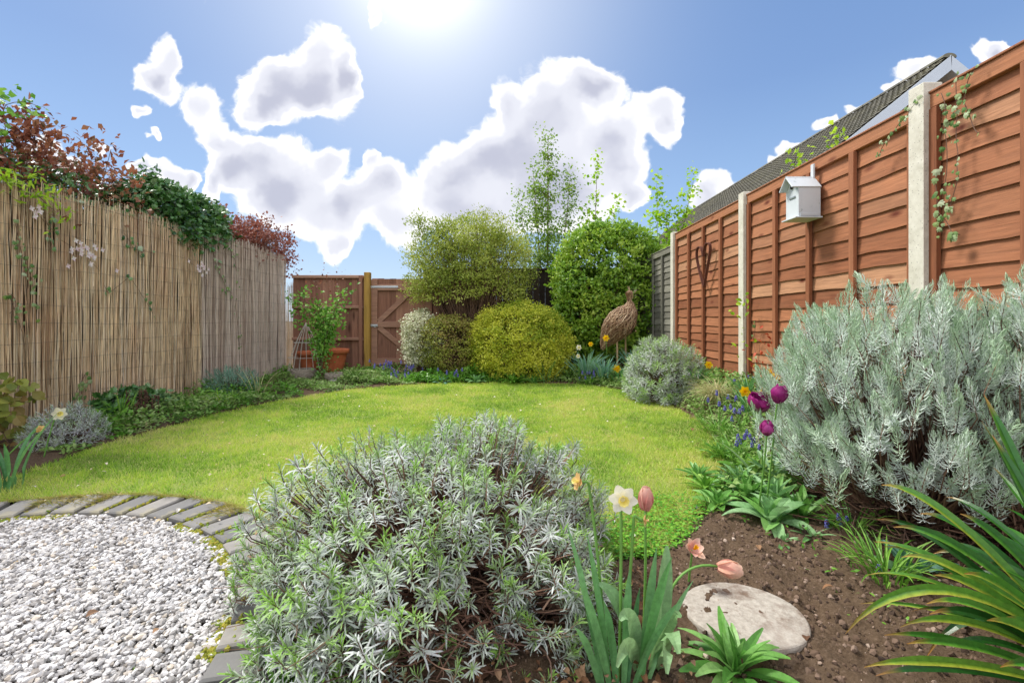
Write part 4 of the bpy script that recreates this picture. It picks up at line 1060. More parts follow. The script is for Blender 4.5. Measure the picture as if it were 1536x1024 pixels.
rosette((1.02, 2.42, .01), 10, .12, .030, m_green, 'bright little leafy plant at the lawn edge left of the pale green one', e=(60, 10))
rosette((1.31, 2.08, .01), 9, .20, .040, m_foxg, 'long leaved green plant on the soil right of the broad rosette', e=(50, 5))
rosette((1.34, 2.98, .01), 12, .15, .028, m_foxg, 'low green leafy plant at the lawn edge beside the dense blue tuft', e=(60, 10))
rosette((1.10, 1.86, .0), 6, .07, .018, m_sage, 'tiny seedling on bare soil in front of the broad rosette', e=(50, 5), inner=3)
rosette((1.24, 1.90, .0), 6, .10, .020, m_sage, 'small pale plant on bare soil right of the broad rosette', e=(45, 0), inner=3)
rosette((1.42, 1.62, .0), 6, .15, .06, m_blueg, 'round leaved plant half hidden among the yellowing strap leaves', e=(45, 10), inner=3, kind='oval')
rosette((-.55, 1.10, .0), 10, .10, .014, m_green, 'small green weed at the left foot of the lavender bush', e=(60, 15))
rosette((-.80, 1.52, .0), 12, .06, .018, m_green, 'low green weed where gravel, bricks and lavender meet', e=(50, 15))

# ---- flowers
def petal(g, c, d, up, L, w, r, bend=.2, K=6, cup=.35, tip=None):
    """petal from c along d, hollow side to up"""
    d = nrm(np.array(d, float)); up = np.array(up, float); t = np.linspace(0, 1, K)[:, None]
    P = c + d * L * t + up * (bend * L) * t ** 2
    g.strip(P, w * np.clip(np.sin(PI * (np.linspace(0, 1, K) * .86 + .1)) ** .75, .05, 1), up=up, fold=cup, r=r)
def basis(ax):
    ax = nrm(np.array(ax, float)); x = nrm(np.cross(ax, (0.13, .2, 1.0))); return ax, x, np.cross(ax, x)
def daffodil(base, head, face, label, size=.075, mp=None, mc=None, group=None, cat='daffodil', nod=.03, bendy=None, cupk=1.0):
    """trumpet flower on a bare stem"""
    mp = mp or m_yel; mc = mc or m_ora; base = np.array(base, float); head = np.array(head, float); ax, x, y_ = basis(face)
    root = empty('daffodil', base, label, cat, group)
    neck = head - ax * size * .45; top = neck + np.array((0, 0, nod)) - ax * .01
    P = np.vstack([bez([base, base * .45 + top * .55 + np.array((.006, 0, .04)), top - (0, 0, .02)], 10), bez([top - (0, 0, .02), top + (0, 0, .012), neck, head - ax * size * .1], 7)[1:]])
    g = G(); g.tube(P, np.append(np.linspace(.0042, .0034, 12), [.003, .0032, .0045, .005][:len(P) - 12]), 6, .4); g.build('stem', m_stalk, root, smooth=True)
    g = G()
    for k in range(6):
        a = k * PI / 3 + RS.normal(0, .05); dd = x * math.cos(a) + y_ * math.sin(a)
        petal(g, head - ax * (.002 if k % 2 else 0), dd + ax * (.10 if k % 2 else .22), ax, size * .5, size * .40, RS.rand(), bend=.06 + .06 * RS.rand(), cup=.12)
    g.build('petals', mp, root, smooth=True)
    g = G(); n = 20; r0 = size * .10; V = []; Q = []
    for i, (rr, h) in enumerate(((.75, 0), (1.05, .10), (1.25, .24), (1.6, .33), (1.85, .34))):
        for j in range(n):
            a = 2 * PI * j / n; w_ = 1 + (.09 * math.sin(j * 2.5 * 1.0) if i > 2 else 0); V.append(head + (x * math.cos(a) + y_ * math.sin(a)) * r0 * rr * w_ * cupk + ax * size * h)
    for i in range(4):
        for j in range(n): Q.append((i * n + j, i * n + (j + 1) % n, i * n + n + (j + 1) % n, i * n + n + j))
    g.add(V, Q, r=.5); g.build('cup', mc, root, smooth=True)
    return root
def tulip(base, head, axis, label, size=.06, wid=.045, mat=None, openness=.0, group=None, cat='tulip', pts=None, double=False, throat=None):
    mat = mat or m_purple; base = np.array(base, float); head = np.array(head, float); ax, x, y_ = basis(axis)
    root = empty('tulip', base, label, cat, group)
    P = np.array(pts) if pts is not None else bez([base, base * .5 + head * .5 + (.01, 0, .03), head - ax * .05, head], 12)
    g = G(); g.tube(P, np.linspace(.0042, .003, len(P)), 6, .5); g.build('stem', m_stalk, root, smooth=True)
    g = G(); K = 8; t = np.linspace(0, 1, K)
    for ring in range(3 if double else 2):
        m = 7 if double else 3
        for k in range(m):
            a = k * 2 * PI / m + ring * PI / m + RS.normal(0, .06); dd = x * math.cos(a) + y_ * math.sin(a); ss = np.cross(ax, dd); rk = wid / 2 * (1.0 - .16 * ring) * (1 + (RS.normal(0, .08) if double else 0))
            prof = rk * np.sin(np.clip(t * 2.0 + .12, 0, 1.75)) * (1 - .55 * (1 - openness) * t ** 3) + openness * rk * 1.3 * t ** 2
            hh = size * (t * (1 - .3 * openness)) * (1 + (RS.normal(0, .08) if double else RS.normal(0, .02)))
            cpt = head + ax * hh[:, None] + dd * prof[:, None]; hw = wid * (.36 if double else .50) * np.clip(np.sin(PI * (t * .84 + .12)) ** .7, .04, 1)
            inn = -dd * (hw ** 2 / (wid * .9))[:, None]
            V = np.stack([cpt - ss * hw[:, None] + inn, cpt - ss * hw[:, None] * .5 + inn * .25, cpt, cpt + ss * hw[:, None] * .5 + inn * .25, cpt + ss * hw[:, None] + inn], 1).reshape(-1, 3)
            Q = [(i * 5 + j, i * 5 + j + 1, i * 5 + 6 + j, i * 5 + 5 + j) for i in range(K - 1) for j in range(4)]
            g.add(V, Q, r=RS.rand(), t=np.repeat(t, 5))
    g.build('petals', mat, root, smooth=True)
    if throat is not None:
        g = G()
        for k in range(6):
            a = k * PI / 3; petal(g, head + ax * .01, ax + (x * math.cos(a) + y_ * math.sin(a)) * .5, ax, size * .55, .01, .5)
        g.build('stamens', throat, root)
    return root

# clump of strap leaves the cream daffodils and peach tulips rise from
root = empty('daffodil_leaves', (.27, 1.13, 0), 'clump of upright blue green daffodil leaves right of the lavender bush', 'plant'); g = G()
for px, py, tx, ty, dd, w_ in ((905, 1030, 850, 785, 1.16, .014), (915, 1034, 868, 870, 1.10, .017), (925, 1034, 905, 900, 1.10, .018), (955, 1034, 1008, 835, 1.12, .018), (948, 1036, 1022, 900, 1.08, .014),
                               (960, 1034, 985, 820, 1.16, .019), (935, 1036, 945, 850, 1.14, .016), (900, 1030, 862, 940, 1.06, .014), (915, 1040, 880, 800, 1.19, .015), (940, 1040, 960, 880, 1.2, .014), (968, 1036, 1040, 870, 1.2, .012)):
    a_ = at(px, py, 1.12); a_[2] = 0; e_ = at(tx, ty, dd); P = bez([a_, a_ * .55 + e_ * .45 + np.array((0, 0, .06)), e_], 10)
    g.strip(P, wprof(10, w_ * 1.15, 'strap'), up=(.15, -1, .3), fold=.16, r=RS.rand(), twist=RS.normal(0, .3))
g.build('leaves', m_daffl, root)
root = empty('tulip_leaves', (.38, 1.2, 0), 'broad grey green tulip leaves beside the daffodil leaves', 'plant'); g = G()
for (px, py, tx, ty, dd, w_, bnd) in ((985, 1000, 1000, 818, 1.20, .042, .02), (980, 1010, 1018, 980, 1.03, .044, .10), (965, 1000, 898, 875, 1.16, .038, .05), (975, 1000, 1022, 925, 1.1, .034, .06), (990, 1020, 1000, 1010, 1.0, .04, .09), (960, 1005, 930, 930, 1.08, .04, .08), (955, 1015, 925, 1000, 1.0, .035, .08)):
    a_ = at(px, py, 1.18); a_[2] = 0; e_ = at(tx, ty, dd); P = bez([a_, a_ * .45 + e_ * .55 + np.array((0, -.02, .05 + bnd)), e_], 11)
    g.strip(P, wprof(11, w_, 'lance'), up=(.1, -1, .5), fold=.18, r=RS.rand(), twist=RS.normal(0, .35))
g.build('leaves', m_tulipl, root)
daffodil((.262, 1.13, 0), at(934, 748, 1.13), (-.12, -1, .12), 'white daffodil with pale yellow centre on the tallest stem', .072, m_cream, m_creamc)
b_ = (.24, 1.16, 0)
daffodil(b_, at(868, 722, 1.20), (-.9, -.3, .25), 'fading cream daffodil on a bent stem at the lavender bush edge', .05, m_fade, m_creamc, nod=.0, cupk=.8)
root = daffodil((.275, 1.15, 0), at(966, 780, 1.15), (1, -.2, .05), 'withered papery brown daffodil bent over on its stem', .034, m_fade, m_fade, nod=.015, cupk=.6)
tulip((.345, 1.22, 0), at(968, 765, 1.20), (.02, -.05, 1), 'upright pink and peach tulip bud beside the white daffodil', .062, .040, m_peach)
hp = at(1076, 849, 1.26); b_ = np.array((.40, 1.22, 0))
tulip(b_, hp, (1, -.12, -.14), 'drooping peach tulip lying out sideways over the round stone', .064, .046, m_peach, pts=bez([b_, at(985, 880, 1.24), at(1025, 838, 1.25), hp], 14), openness=.15)
b_ = np.array((.47, 1.56, 0)); tulip(b_, (.59, 1.51, .145), (.25, -.5, .55), 'blown open orange tulip dropping its petals at the lawn edge', .034, .034, m_peach, openness=1.0, throat=m_ora, pts=bez([(.60, 1.56, 0), (.60, 1.56, .06), (.60, 1.53, .10), (.59, 1.51, .145)], 10))

# strap-leaved plant in the right-hand corner
root = empty('strap_leaved_plant', (1.28, 1.10, 0), 'green and yellow striped strap leaved plant sweeping in from the right corner', 'plant'); g = G()
SL = [((1640, 1010), (1322, 727), 1.30, .030, .10, .72), ((1640, 980), (1312, 812), 1.24, .026, .05, .62), ((1660, 1030), (1268, 950), 1.12, .028, .20, .80), ((1640, 1075), (1296, 1000), 1.08, .024, .05, .90), ((1640, 960), (1476, 592), 1.35, .028, .02, .25),
      ((1650, 960), (1488, 652), 1.30, .026, .02, .15), ((1650, 1010), (1340, 790), 1.25, .028, .09, .30), ((1640, 1020), (1400, 862), 1.14, .026, .06, .75), ((1630, 1030), (1352, 835), 1.18, .024, .09, .95), ((1650, 990), (1380, 770), 1.36, .030, .08, .10),
      ((1660, 1000), (1440, 770), 1.26, .028, .06, .20), ((1660, 1040), (1446, 860), 1.10, .030, .07, .55), ((1660, 1050), (1350, 940), 1.10, .022, .09, .85), ((1640, 1090), (1360, 965), 1.02, .024, .05, .35), ((1650, 1060), (1390, 905), 1.06, .026, .08, .5),
      ((1660, 950), (1420, 745), 1.42, .026, .06, .1), ((1670, 930), (1500, 760), 1.40, .028, .05, .25), ((1680, 960), (1530, 700), 1.36, .03, .03, .4), ((1660, 1070), (1480, 930), 1.0, .028, .05, .65), ((1670, 1090), (1500, 1000), .98, .026, .04, .3),
      ((1650, 1020), (1300, 862), 1.22, .016, .08, .8), ((1640, 1000), (1290, 905), 1.26, .012, .05, .7), ((1660, 1000), (1470, 850), 1.2, .03, .08, .12), ((1660, 970), (1400, 830), 1.3, .026, .08, .05), ((1680, 1000), (1536, 820), 1.2, .03, .05, .2)]
for (bp, tp, dd, w_, lift, col) in SL:
    a_ = at(bp[0], bp[1], 1.10); a_[0] = min(a_[0], 1.45); a_[2] = max(a_[2], 0.0); e_ = at(tp[0], tp[1], dd); m_ = a_ * .45 + e_ * .55 + np.array((0, 0, lift))
    P = bez([a_, a_ * .6 + e_ * .4 + np.array((0, 0, lift * 1.1)), a_ * .2 + e_ * .8 + np.array((0, 0, lift)), e_], 14)
    g.strip(P, wprof(14, w_ * .80, 'strap'), up=(-.2, -.8, .75), fold=.22, r=np.tile(np.clip(np.array([col + .35, col * .7, col * .6 + .1]), 0, 1), 14), twist=RS.normal(0, .3))
    for q_ in range(1):                      # a darker companion leaf behind each
        o_ = np.array((RS.normal(.05, .03), RS.uniform(.0, .08), -RS.uniform(.0, .07))); P2 = P + o_ * np.linspace(.3, 1, 14)[:, None] * 1.6; P2 = P2[0] + (P2 - P2[0]) * RS.uniform(.7, .98); P2[:, 2] = np.maximum(P2[:, 2], .01)
        g.strip(P2, wprof(14, w_ * RS.uniform(.5, .9), 'strap'), up=(-.2, -.8, .75), fold=.22, r=float(np.clip(RS.uniform(0, .55), 0, 1)), twist=RS.normal(0, .4))
g.build('leaves', m_strap, root)

# grape hyacinths: tufts of thin leaves with flower spikes as parts
def muscari(base, spikes, label, nl=40, L=.14, mleaf=None, group='grape hyacinth tufts', fs=1.0, spread=.06):
    base = np.array(base, float); root = empty('grape_hyacinth', base, label, 'grape hyacinth', group); g = G()
    for i in range(nl):
        az = RS.uniform(0, 6.28); b0 = base + np.array((math.cos(az), math.sin(az), 0)) * spread * RS.rand()
        g.strip(arc(b0, az, L * RS.uniform(.6, 1.2), RS.uniform(50, 85), RS.uniform(-40, 40), 7, RS.normal(0, .2)), wprof(7, .0065 * fs, 'strap'), fold=.3, r=RS.rand())
    g.build('leaves', mleaf or m_green, root)
    for hp_ in spikes:
        hp_ = np.array(hp_, float); b0 = base + RS.normal(0, spread * .4, 3) * (1, 1, 0); g = G()
        P = bez([b0, (b0 + hp_) / 2 + (0, 0, .02), hp_], 6); g.tube(P, .0016 * fs, 4, .5, cap=False)
        st_ = g.build('flower_stem', m_stalk, root)
        g = G(); n = 38; t = rand(n); a = rand(n, 0, 6.28); rr = .0085 * fs * np.sqrt(np.clip(1 - t, .05, 1)) * .9 * (.7 + .5 * np.minimum(1, t * 5)); Z = t * .032 * fs
        g.inst(T_ico(1, .1, 3), hp_ + np.stack([rr * np.cos(a), rr * np.sin(a), Z], -1), frames(rdir(n)), np.full(n, .0065 * fs), rand(n)); g.build('flower_spike', m_musc, root, smooth=True)
    return root
A_ = [(1062,601),(1075,591),(1079,607),(1092,597),(1087,614),(1096,612),(1102,618),(1109,619),(1114,614),(1098,630),(1104,600)]
B_ = [(1107,657),(1110,664),(1117,657),(1120,651),(1125,657),(1131,662),(1140,656),(1139,647),(1139,673),(1105,667),(1128,668)]
def heads(L_, d, s=.10): return [at(x_, y_ + 2, d + RS.normal(0, s)) for x_, y_ in L_]
muscari((1.62, 3.62, gz(1.62, 3.62)), heads(A_[:6], 3.6), 'blue grape hyacinth tuft beside the pale ornamental grass', 80, .20, spread=.13, fs=1.3)
muscari((1.66, 3.32, gz(1.66, 3.32)), heads(A_[6:], 3.3), 'blue grape hyacinth tuft left of the largest purple tulip', 80, .20, spread=.13, fs=1.25)
muscari((1.40, 2.90, gz(1.40, 2.9)), heads(B_[:6], 2.85, .05), 'dense blue grape hyacinth tuft at the lawn edge below the tulips', 90, .19, spread=.11, fs=1.15)
muscari((1.50, 2.80, gz(1.5, 2.8)), heads(B_[6:], 2.75, .05), 'blue grape hyacinth tuft just under the lowest purple tulip', 80, .19, spread=.1, fs=1.15)
muscari((1.42, 1.92, 0), heads([(1240,788),(1247,802),(1258,778),(1262,792),(1270,783)], 1.95, .03), 'blue grape hyacinth tuft on the soil at the foot of the silver bush', 50, .17)
muscari((1.30, 1.60, 0), heads([(1318,858)], 1.62, .0), 'grassy tuft with a single blue spike among the strap leaves', 90, .17, spread=.09)
muscari((.93, 2.16, 0), heads([(1046,766)], 2.2, .0), 'sparse tuft with one faded grape hyacinth at the clover edge', 16, .10, spread=.03)

tulip((1.34, 2.46, .0), at(1140, 616, 2.45), (-.15, -.3, 1), 'largest purple double tulip, left of the silver bush', .092, .118, m_purple, double=True, openness=.22, group='purple double tulips')
tulip((1.19, 2.16, .0), at(1166, 604, 2.06), (.1, -.2, 1), 'purple double tulip half hidden by the silver bush, highest of the three', .078, .076, m_purple, double=True, openness=.1, group='purple double tulips')
tulip((1.12, 2.10, .0), at(1150, 652, 2.00), (-.1, -.25, 1), 'smallest and lowest purple double tulip beside the silver bush', .06, .062, m_purple, double=True, openness=.1, group='purple double tulips')
root = empty('tulip_leaves', (1.38, 2.45, 0), 'broad leaves of the purple tulips beside the silver bush', 'plant'); g = G(); leafset(g, (1.38, 2.45, 0), 9, .26, .045, 75, 25, 'lance', fold=.2, spread=.09); g.build('leaves', m_tulipl, root)
yd = [((1063, 547), 4.9, 'yellow daffodil at the right side of the far lavender bush'), ((1117, 587), 3.5, 'yellow daffodil facing the lawn above the grape hyacinths'), ((1146, 588), 3.5, 'yellow daffodil left of the upper purple tulip'), ((1157, 560), 3.9, 'upper yellow daffodil of the pair by the fence foot'), ((1162, 566), 3.8, 'lower yellow daffodil of the pair by the fence foot')]
for (px, py), dd, lb in yd:
    h_ = at(px, py, dd); b0 = h_ + np.array((.04, .03, 0)); b0[2] = gz(b0[0], b0[1]); daffodil(b0, h_, (-.35 + RS.normal(0, .2), -1, .1), lb, .085, group='yellow daffodils in the right border')
for (x_, y_) in ((1.95, 4.85), (1.86, 3.6), (1.98, 3.85)):
    b0 = (x_, y_, gz(x_, y_)); root = empty('daffodil_leaves', b0, 'grassy daffodil leaves under the yellow daffodils by the right fence', 'plant', 'daffodil leaf tufts by the right fence'); g = G(); leafset(g, b0, 26, .27, .012, 82, 30, 'strap', spread=.10); g.build('leaves', m_daffl, root)
# ornamental grass
root = empty('ornamental_grass', (1.86, 4.15, gz(1.86, 4.15)), 'fountain of fine pale straw grass at the fence foot', 'ornamental grass'); g = G()
for i in range(420):
    az = RS.uniform(0, 6.28); b0 = np.array((1.86, 4.15, gz(1.86, 4.15))) + RS.normal(0, .03, 3) * (1, 1, 0)
    g.strip(arc(b0, az, RS.uniform(.22, .42), RS.uniform(55, 88), RS.uniform(-70, 10), 7, RS.normal(0, .25)), wprof(7, .004, 'strap'), r=RS.rand())
g.build('blades', m_palegrass, root)

shrubby('lavender_bush', 'rounded grey green lavender bush in the far right border before the heart panel', 'lavender', (1.72, 5.15, .16), (.46, .45, .54), 950, m_lav2, m_lavstem, .07, 16, .055, .16, zmin=-.4, upw=.5, seed=21, seedcol=.1, noise_amp=.08, inner=.7, nstem=400)
shrubby('lavender_bush', 'small grey lavender bush in the left border below the reed screen', 'lavender', (-3.22, 3.32, .03), (.24, .22, .25), 420, m_lav2, m_lavstem, .05, 14, .035, .13, zmin=-.1, upw=.5, seed=22, seedcol=.3, noise_amp=.1, inner=.6, nstem=300, stem_r=.0014)
shrubby('grey_shrub', 'low feathery grey green bush midway along the left border', 'shrub', (-3.38, 5.55, .03), (.34, .26, .30), 420, m_blueg, m_lavstem, .08, 14, .045, .10, zmin=-.1, upw=.45, seed=23, seedcol=.1, noise_amp=.12, inner=.6, nstem=200)

# ================================================================== SHRUBS AND TREES AT THE BACK
bush('golden_shrub', 'low rounded golden yellow shrub in front of the back border', 'shrub', (.115, 7.05, .50), (.80, .62, .66), 2600, 16, .030, m_gold, p=2.1, seed=31, amp=.05, zmin=-.75, inner=.80, clr=.035, nbr=30, flat=.8, tpl=T_diamond(.38), freq=3)
bush('clipped_shrub', 'tall broad clipped bright green shrub behind the willow bird', 'shrub', (1.64, 7.72, 1.36), (.90, .50, 1.12), 1900, 15, .066, m_hedge, p=2.9, seed=33, amp=.07, zmin=-.95, inner=.76, clr=.05, nbr=30, freq=3.2, tpl=T_lance3(.26, .12), sprigs=10, spriglen=.12)
bush('spreading_shrub', 'large spreading fine leaved shrub right of the gate with bare wood below', 'shrub', (-.70, 7.45, 1.72), (1.02, .55, .82), 1900, 15, .038, m_willow, p=2.2, seed=35, amp=.13, zmin=-.62, inner=.35, clr=.060, base=(-.6, 7.5, 0), nbr=190, brr=.010, freq=2.6, tpl=T_lance3(.22, .1), sprigs=110, spriglen=.30)
bush('box_shrub', 'low neat olive green shrub left of the golden shrub', 'shrub', (-.95, 7.05, .52), (.44, .34, .44), 900, 13, .028, m_smallb, p=2.6, seed=37, amp=.07, zmin=-.95, inner=.75, clr=.035, nbr=40, tpl=T_diamond(.38))
bush('variegated_shrub', 'cream and green variegated shrub at the right foot of the gate', 'shrub', (-1.42, 7.15, .60), (.26, .26, .45), 480, 14, .034, m_var, p=2.4, seed=38, amp=.12, zmin=-.9, inner=.7, clr=.04, nbr=16, tpl=T_diamond(.4))
# trees beyond the back fence
def tree(name, label, base, stems, mat, tpl, lsize, nclu, nper, clr, brm=None, group=None):
    root = empty(name, base, label, 'tree', group); gt = G(); gl = G(); CL = []
    for (top, r0, side, lo, wid) in stems:
        P = bez([base, np.array(base) * .5 + np.array(top) * .5 + RS.normal(0, .06, 3), top], 12); gt.tube(P, r0 * np.linspace(1, .12, 12), 6, .4)
        for k in range(side):
            t = lo + (1 - lo) * (k + RS.rand()) / side; i = min(11, int(t * 11)); a_ = P[i]; az = RS.uniform(0, 6.28); w_ = wid * (1.15 - t) * RS.uniform(.5, 1.1)
            e = a_ + np.array((math.cos(az) * w_, math.sin(az) * w_, w_ * RS.uniform(.3, 1.1))); q_ = bez([a_, (a_ + e) / 2 + (0, 0, .04), e], 6); gt.tube(q_, r0 * .3 * np.linspace(1, .2, 6), 4, .5, cap=False)
            m = max(2, int(nclu * (.4 + w_ / wid))); tt = RS.uniform(.25, 1.1, m); CL.append(a_ + (e - a_) * tt[:, None] + RS.normal(0, .05, (m, 3)))
        CL.append(np.array(top) + RS.normal(0, .05, (nclu, 3)) * (1, 1, 2.4))
    C_ = np.vstack(CL); N = len(C_) * nper; Pp = np.repeat(C_, nper, 0) + RS.normal(0, clr, (N, 3)); L = lsize * RS.uniform(.6, 1.25, N)
    gl.inst(tpl, Pp, frames(rdir(N) * (1, 1, .8) + (0, 0, -.2), rand(N, -1, 1)), np.stack([L] * 3, -1), np.clip(np.repeat(RS.normal(.5, .2, len(C_)), nper) + RS.normal(0, .12, N), 0, 1))
    gt.build('trunk', brm or m_twig, root); gl.build('crown', mat, root); return root
def up_(px, py, d): return tuple(at(px, py, d))
tree('slender_tree', 'tall slender fine leaved tree rising above the back fence', (.66, 8.75, 0), [(up_(822, 206, 8.75), .035, 30, .42, .50), (up_(800, 262, 8.6), .025, 22, .42, .42), (up_(856, 262, 8.8), .025, 22, .42, .45), (up_(778, 305, 8.7), .02, 14, .45, .35)], m_birch, T_diamond(.34), .055, 11, 11, .075)
tree('sycamore_sapling', 'yellow green sapling with tall leading shoot right of the slender tree', (1.55, 8.7, 0), [(up_(896, 240, 8.7), .02, 10, .55, .26), (up_(925, 300, 8.8), .02, 12, .5, .38), (up_(880, 310, 8.7), .02, 10, .5, .36)], m_lime, T_diamond(.45), .075, 4, 8, .06)
tree('sycamore_sapling', 'lime green sapling by the end of the right fence with a branch reaching over it', (2.75, 8.9, 0), [(up_(1040, 272, 8.6), .02, 12, .6, .25), (up_(1000, 318, 8.8), .025, 20, .45, .5), (up_(975, 330, 8.9), .02, 14, .5, .42), (up_(1015, 345, 8.6), .02, 12, .5, .35), (up_(985, 272, 8.9), .012, 4, .8, .15)], m_lime, T_diamond(.45), .075, 6, 8, .065)

# ---- hedge and climbers behind and over the reed screen
bush('copper_hedge', 'copper red leaved hedge showing over the near part of the reed screen', 'hedge', (-4.30, 4.05, 2.02), (.42, 1.15, .46), 400, 8, .062, m_red, p=2.6, seed=41, amp=.22, zmin=-.9, inner=.3, clr=.07, nbr=60, base=(-4.35, 4.1, 0), brr=.010, tpl=T_leaf(.32, .1, .2, 'oval', 2), sprigs=46, spriglen=.30, freq=3)
bush('green_hedge', 'dark green bramble tangle under the copper hedge leaves', 'hedge', (-4.25, 4.2, 1.95), (.36, 1.35, .34), 520, 9, .055, m_ivy, p=2.6, seed=42, amp=.15, zmin=-.9, inner=.4, clr=.06, nbr=30, base=(-4.3, 4.3, 0), tpl=T_leaf(.34, .1, .2, 'oval', 2))
bush('ivy_mound', 'glossy dark green ivy mound topping the middle of the reed screen', 'ivy', (-4.18, 5.62, 2.06), (.42, .82, .44), 1150, 10, .058, m_ivy, p=2.3, seed=43, amp=.10, zmin=-.9, inner=.7, clr=.05, nbr=20, base=(-4.2, 5.6, 0), tpl=T_ivy(), sprigs=16, spriglen=.15)
bush('russet_hedge', 'russet brown twiggy hedge over the far end of the reed screen', 'hedge', (-4.22, 7.35, 1.98), (.38, 1.15, .46), 820, 10, .050, m_redd, p=2.4, seed=44, amp=.16, zmin=-.9, inner=.3, clr=.07, nbr=140, brr=.008, base=(-4.25, 7.3, 0), tpl=T_leaf(.32, .1, .2, 'oval', 2), sprigs=40, spriglen=.2)
bush('copper_hedge', 'dusky copper leaves at the left edge of the photo behind green fronds', 'hedge', (-4.35, 3.15, 2.12), (.40, .55, .34), 170, 8, .06, m_red, p=2.6, seed=45, amp=.25, zmin=-.9, inner=.3, clr=.07, nbr=60, base=(-4.35, 3.2, 0), tpl=T_leaf(.32, .1, .2, 'oval', 2), sprigs=10, spriglen=.25)
# bare twiggy shrub
m_btwig = plain('grey_pink_twig', '#8d7a72', .9, .2, 40)
root = empty('bare_shrub', (-4.5, 3.6, 0), 'bare tangle of fine grey twigs against the sky above the copper leaves', 'shrub'); g = G()
def ramify(g, p, d, L, r, depth):
    e = p + d * L; g.tube(bez([p, (p + e) / 2 + RS.normal(0, L * .08, 3), e], 4), r * np.array([1, .9, .75, .6]), 3, RS.rand(), cap=False)
    if depth == 0: return
    for k in range(RS.randint(2, 4)): ramify(g, p + d * L * RS.uniform(.5, 1), nrm(d + RS.normal(0, .5, 3)), L * RS.uniform(.55, .85), r * .6, depth - 1)
for i in range(13): ramify(g, np.array((-4.45 + RS.normal(0, .15), 3.1 + RS.uniform(0, 1.3), 1.5)), nrm(np.array((RS.normal(0, .3), RS.normal(0, .3), 1.0))), .38, .008, 4)
for i in range(5): g.tube([(-4.5 + RS.normal(0, .1), 3.4 + RS.normal(0, .4), 0), (-4.45 + RS.normal(0, .1), 3.5 + RS.normal(0, .4), 1.7)], .02, 5)
g.build('twigs', m_btwig, root)
# fresh green climber at the left edge
def frond_plant(name, label, pts, mat, n, tpl, ls, spread, cat='climber', stemr=.004):
    pts = np.array(pts, float); root = empty(name, pts[0], label, cat); g = G(); P = np.vstack([bez([pts[i], (pts[i] + pts[i + 1]) / 2 + RS.normal(0, .02, 3), pts[i + 1]], 5) for i in range(len(pts) - 1)]); P = P[[i for i in range(len(P)) if i == 0 or np.linalg.norm(P[i] - P[i-1]) > 1e-5]]
    g.tube(P, stemr * np.linspace(1, .5, len(P)), 4, .5, cap=False); g.build('stem', m_twig, root)
    i = RS.randint(0, len(P), n); C_ = P[i] + RS.normal(0, 1, (n, 3)) * spread; g = G(); L = ls * RS.uniform(.6, 1.25, n)
    g.inst(tpl, C_, frames_up(nrm(RS.normal(0, .6, (n, 3)) + (0, 0, -.15)), nrm(RS.normal(0, .5, (n, 3)) + (.5, -.4, .5))), np.stack([L] * 3, -1), rand(n)); g.build('leaves', mat, root); return root
frond_plant('green_climber', 'fresh green feathery climber hanging over the reed screen at the left edge', [(-3.85, 3.0, 1.2), (-3.80, 3.2, 1.95), (-3.74, 3.50, 1.98), (-3.72, 3.75, 1.78)], m_lime, 330, T_lance3(.13, .1), .06, .065)
frond_plant('green_climber', 'green leafy spray against the sky at the upper left edge', [(-4.2, 3.4, 1.5), (-4.1, 3.55, 2.2), (-4.05, 3.68, 2.62), (-3.95, 3.82, 2.68)], m_green, 90, T_diamond(.4), .06, .055)
# ivy trails with leaves on the reed
def ivy_trail(label, path, n, mat, x=None, ls=.045, group=None, off=.02, sp=.03, name='ivy_trail', nx=(1, 0, 0)):
    path = np.array(path, float); P = np.vstack([bez([path[i], (path[i] + path[i + 1]) / 2 + RS.normal(0, .02, 3) * (0, 1, 1), path[i + 1]], 5)[:-1] for i in range(len(path) - 1)] + [path[-1:]])
    root = empty(name, path[0], label, 'ivy', group); g = G(); g.tube(P, .0022, 4, .5, cap=False); g.build('stem', m_twig, root)
    i = RS.randint(0, len(P), n); nx = np.array(nx, float); C_ = P[i] + RS.normal(0, sp, (n, 3)) * (1 - np.abs(nx)) + nx * off * rand(n)[:, None]; g = G(); L = ls * RS.uniform(.5, 1.25, n)
    g.inst(T_ivy(), C_, frames_up(nrm(RS.normal(0, .5, (n, 3)) * (1 - np.abs(nx)) + (0, 0, -.6)), nrm(nx + RS.normal(0, .35, (n, 3)))), np.stack([L] * 3, -1), rand(n)); g.build('leaves', mat, root); return root
def on_reed(px, py):
    d = -LX * FPX / (768 - px); return (LX + .03, d, CAMH - (py - 480) * d / FPX)
def trail_px(label, pts, n, mat=None, ls=.045, sp=.03): return ivy_trail(label, [on_reed(*p) for p in pts], n, mat or m_ivy, ls=ls, sp=sp)
trail_px('long ivy trail down the reed screen nearest the left edge', [(16, 330), (28, 385), (44, 430), (52, 480)], 40, m_ivyp, .032, .022)
trail_px('short ivy trail under the green climber on the reed screen', [(60, 325), (70, 345), (68, 370)], 14)
trail_px('ivy sprig with few leaves high on the reed screen below the copper hedge', [(182, 350), (195, 372), (205, 376), (228, 380)], 16)
trail_px('pale ivy trail near the join of the two reed rolls', [(315, 370), (322, 400), (335, 430), (345, 440)], 26, m_ivyp)
trail_px('thin ivy trail hanging on the greyed reed roll', [(345, 375), (352, 410), (350, 460), (356, 520)], 24, m_ivyp, .038)
trail_px('lone ivy sprig half way down the golden reed roll', [(150, 425), (158, 440), (190, 415), (225, 470)], 12)
trail_px('ivy shoots climbing the foot of the reed screen in the left border', [(110, 600), (118, 580), (122, 562), (108, 590)], 18, m_ivyp)
trail_px('thin pale ivy shoots at the left end of the reed foot', [(8, 470), (18, 455), (6, 440), (28, 500)], 18, m_ivyp, .032)
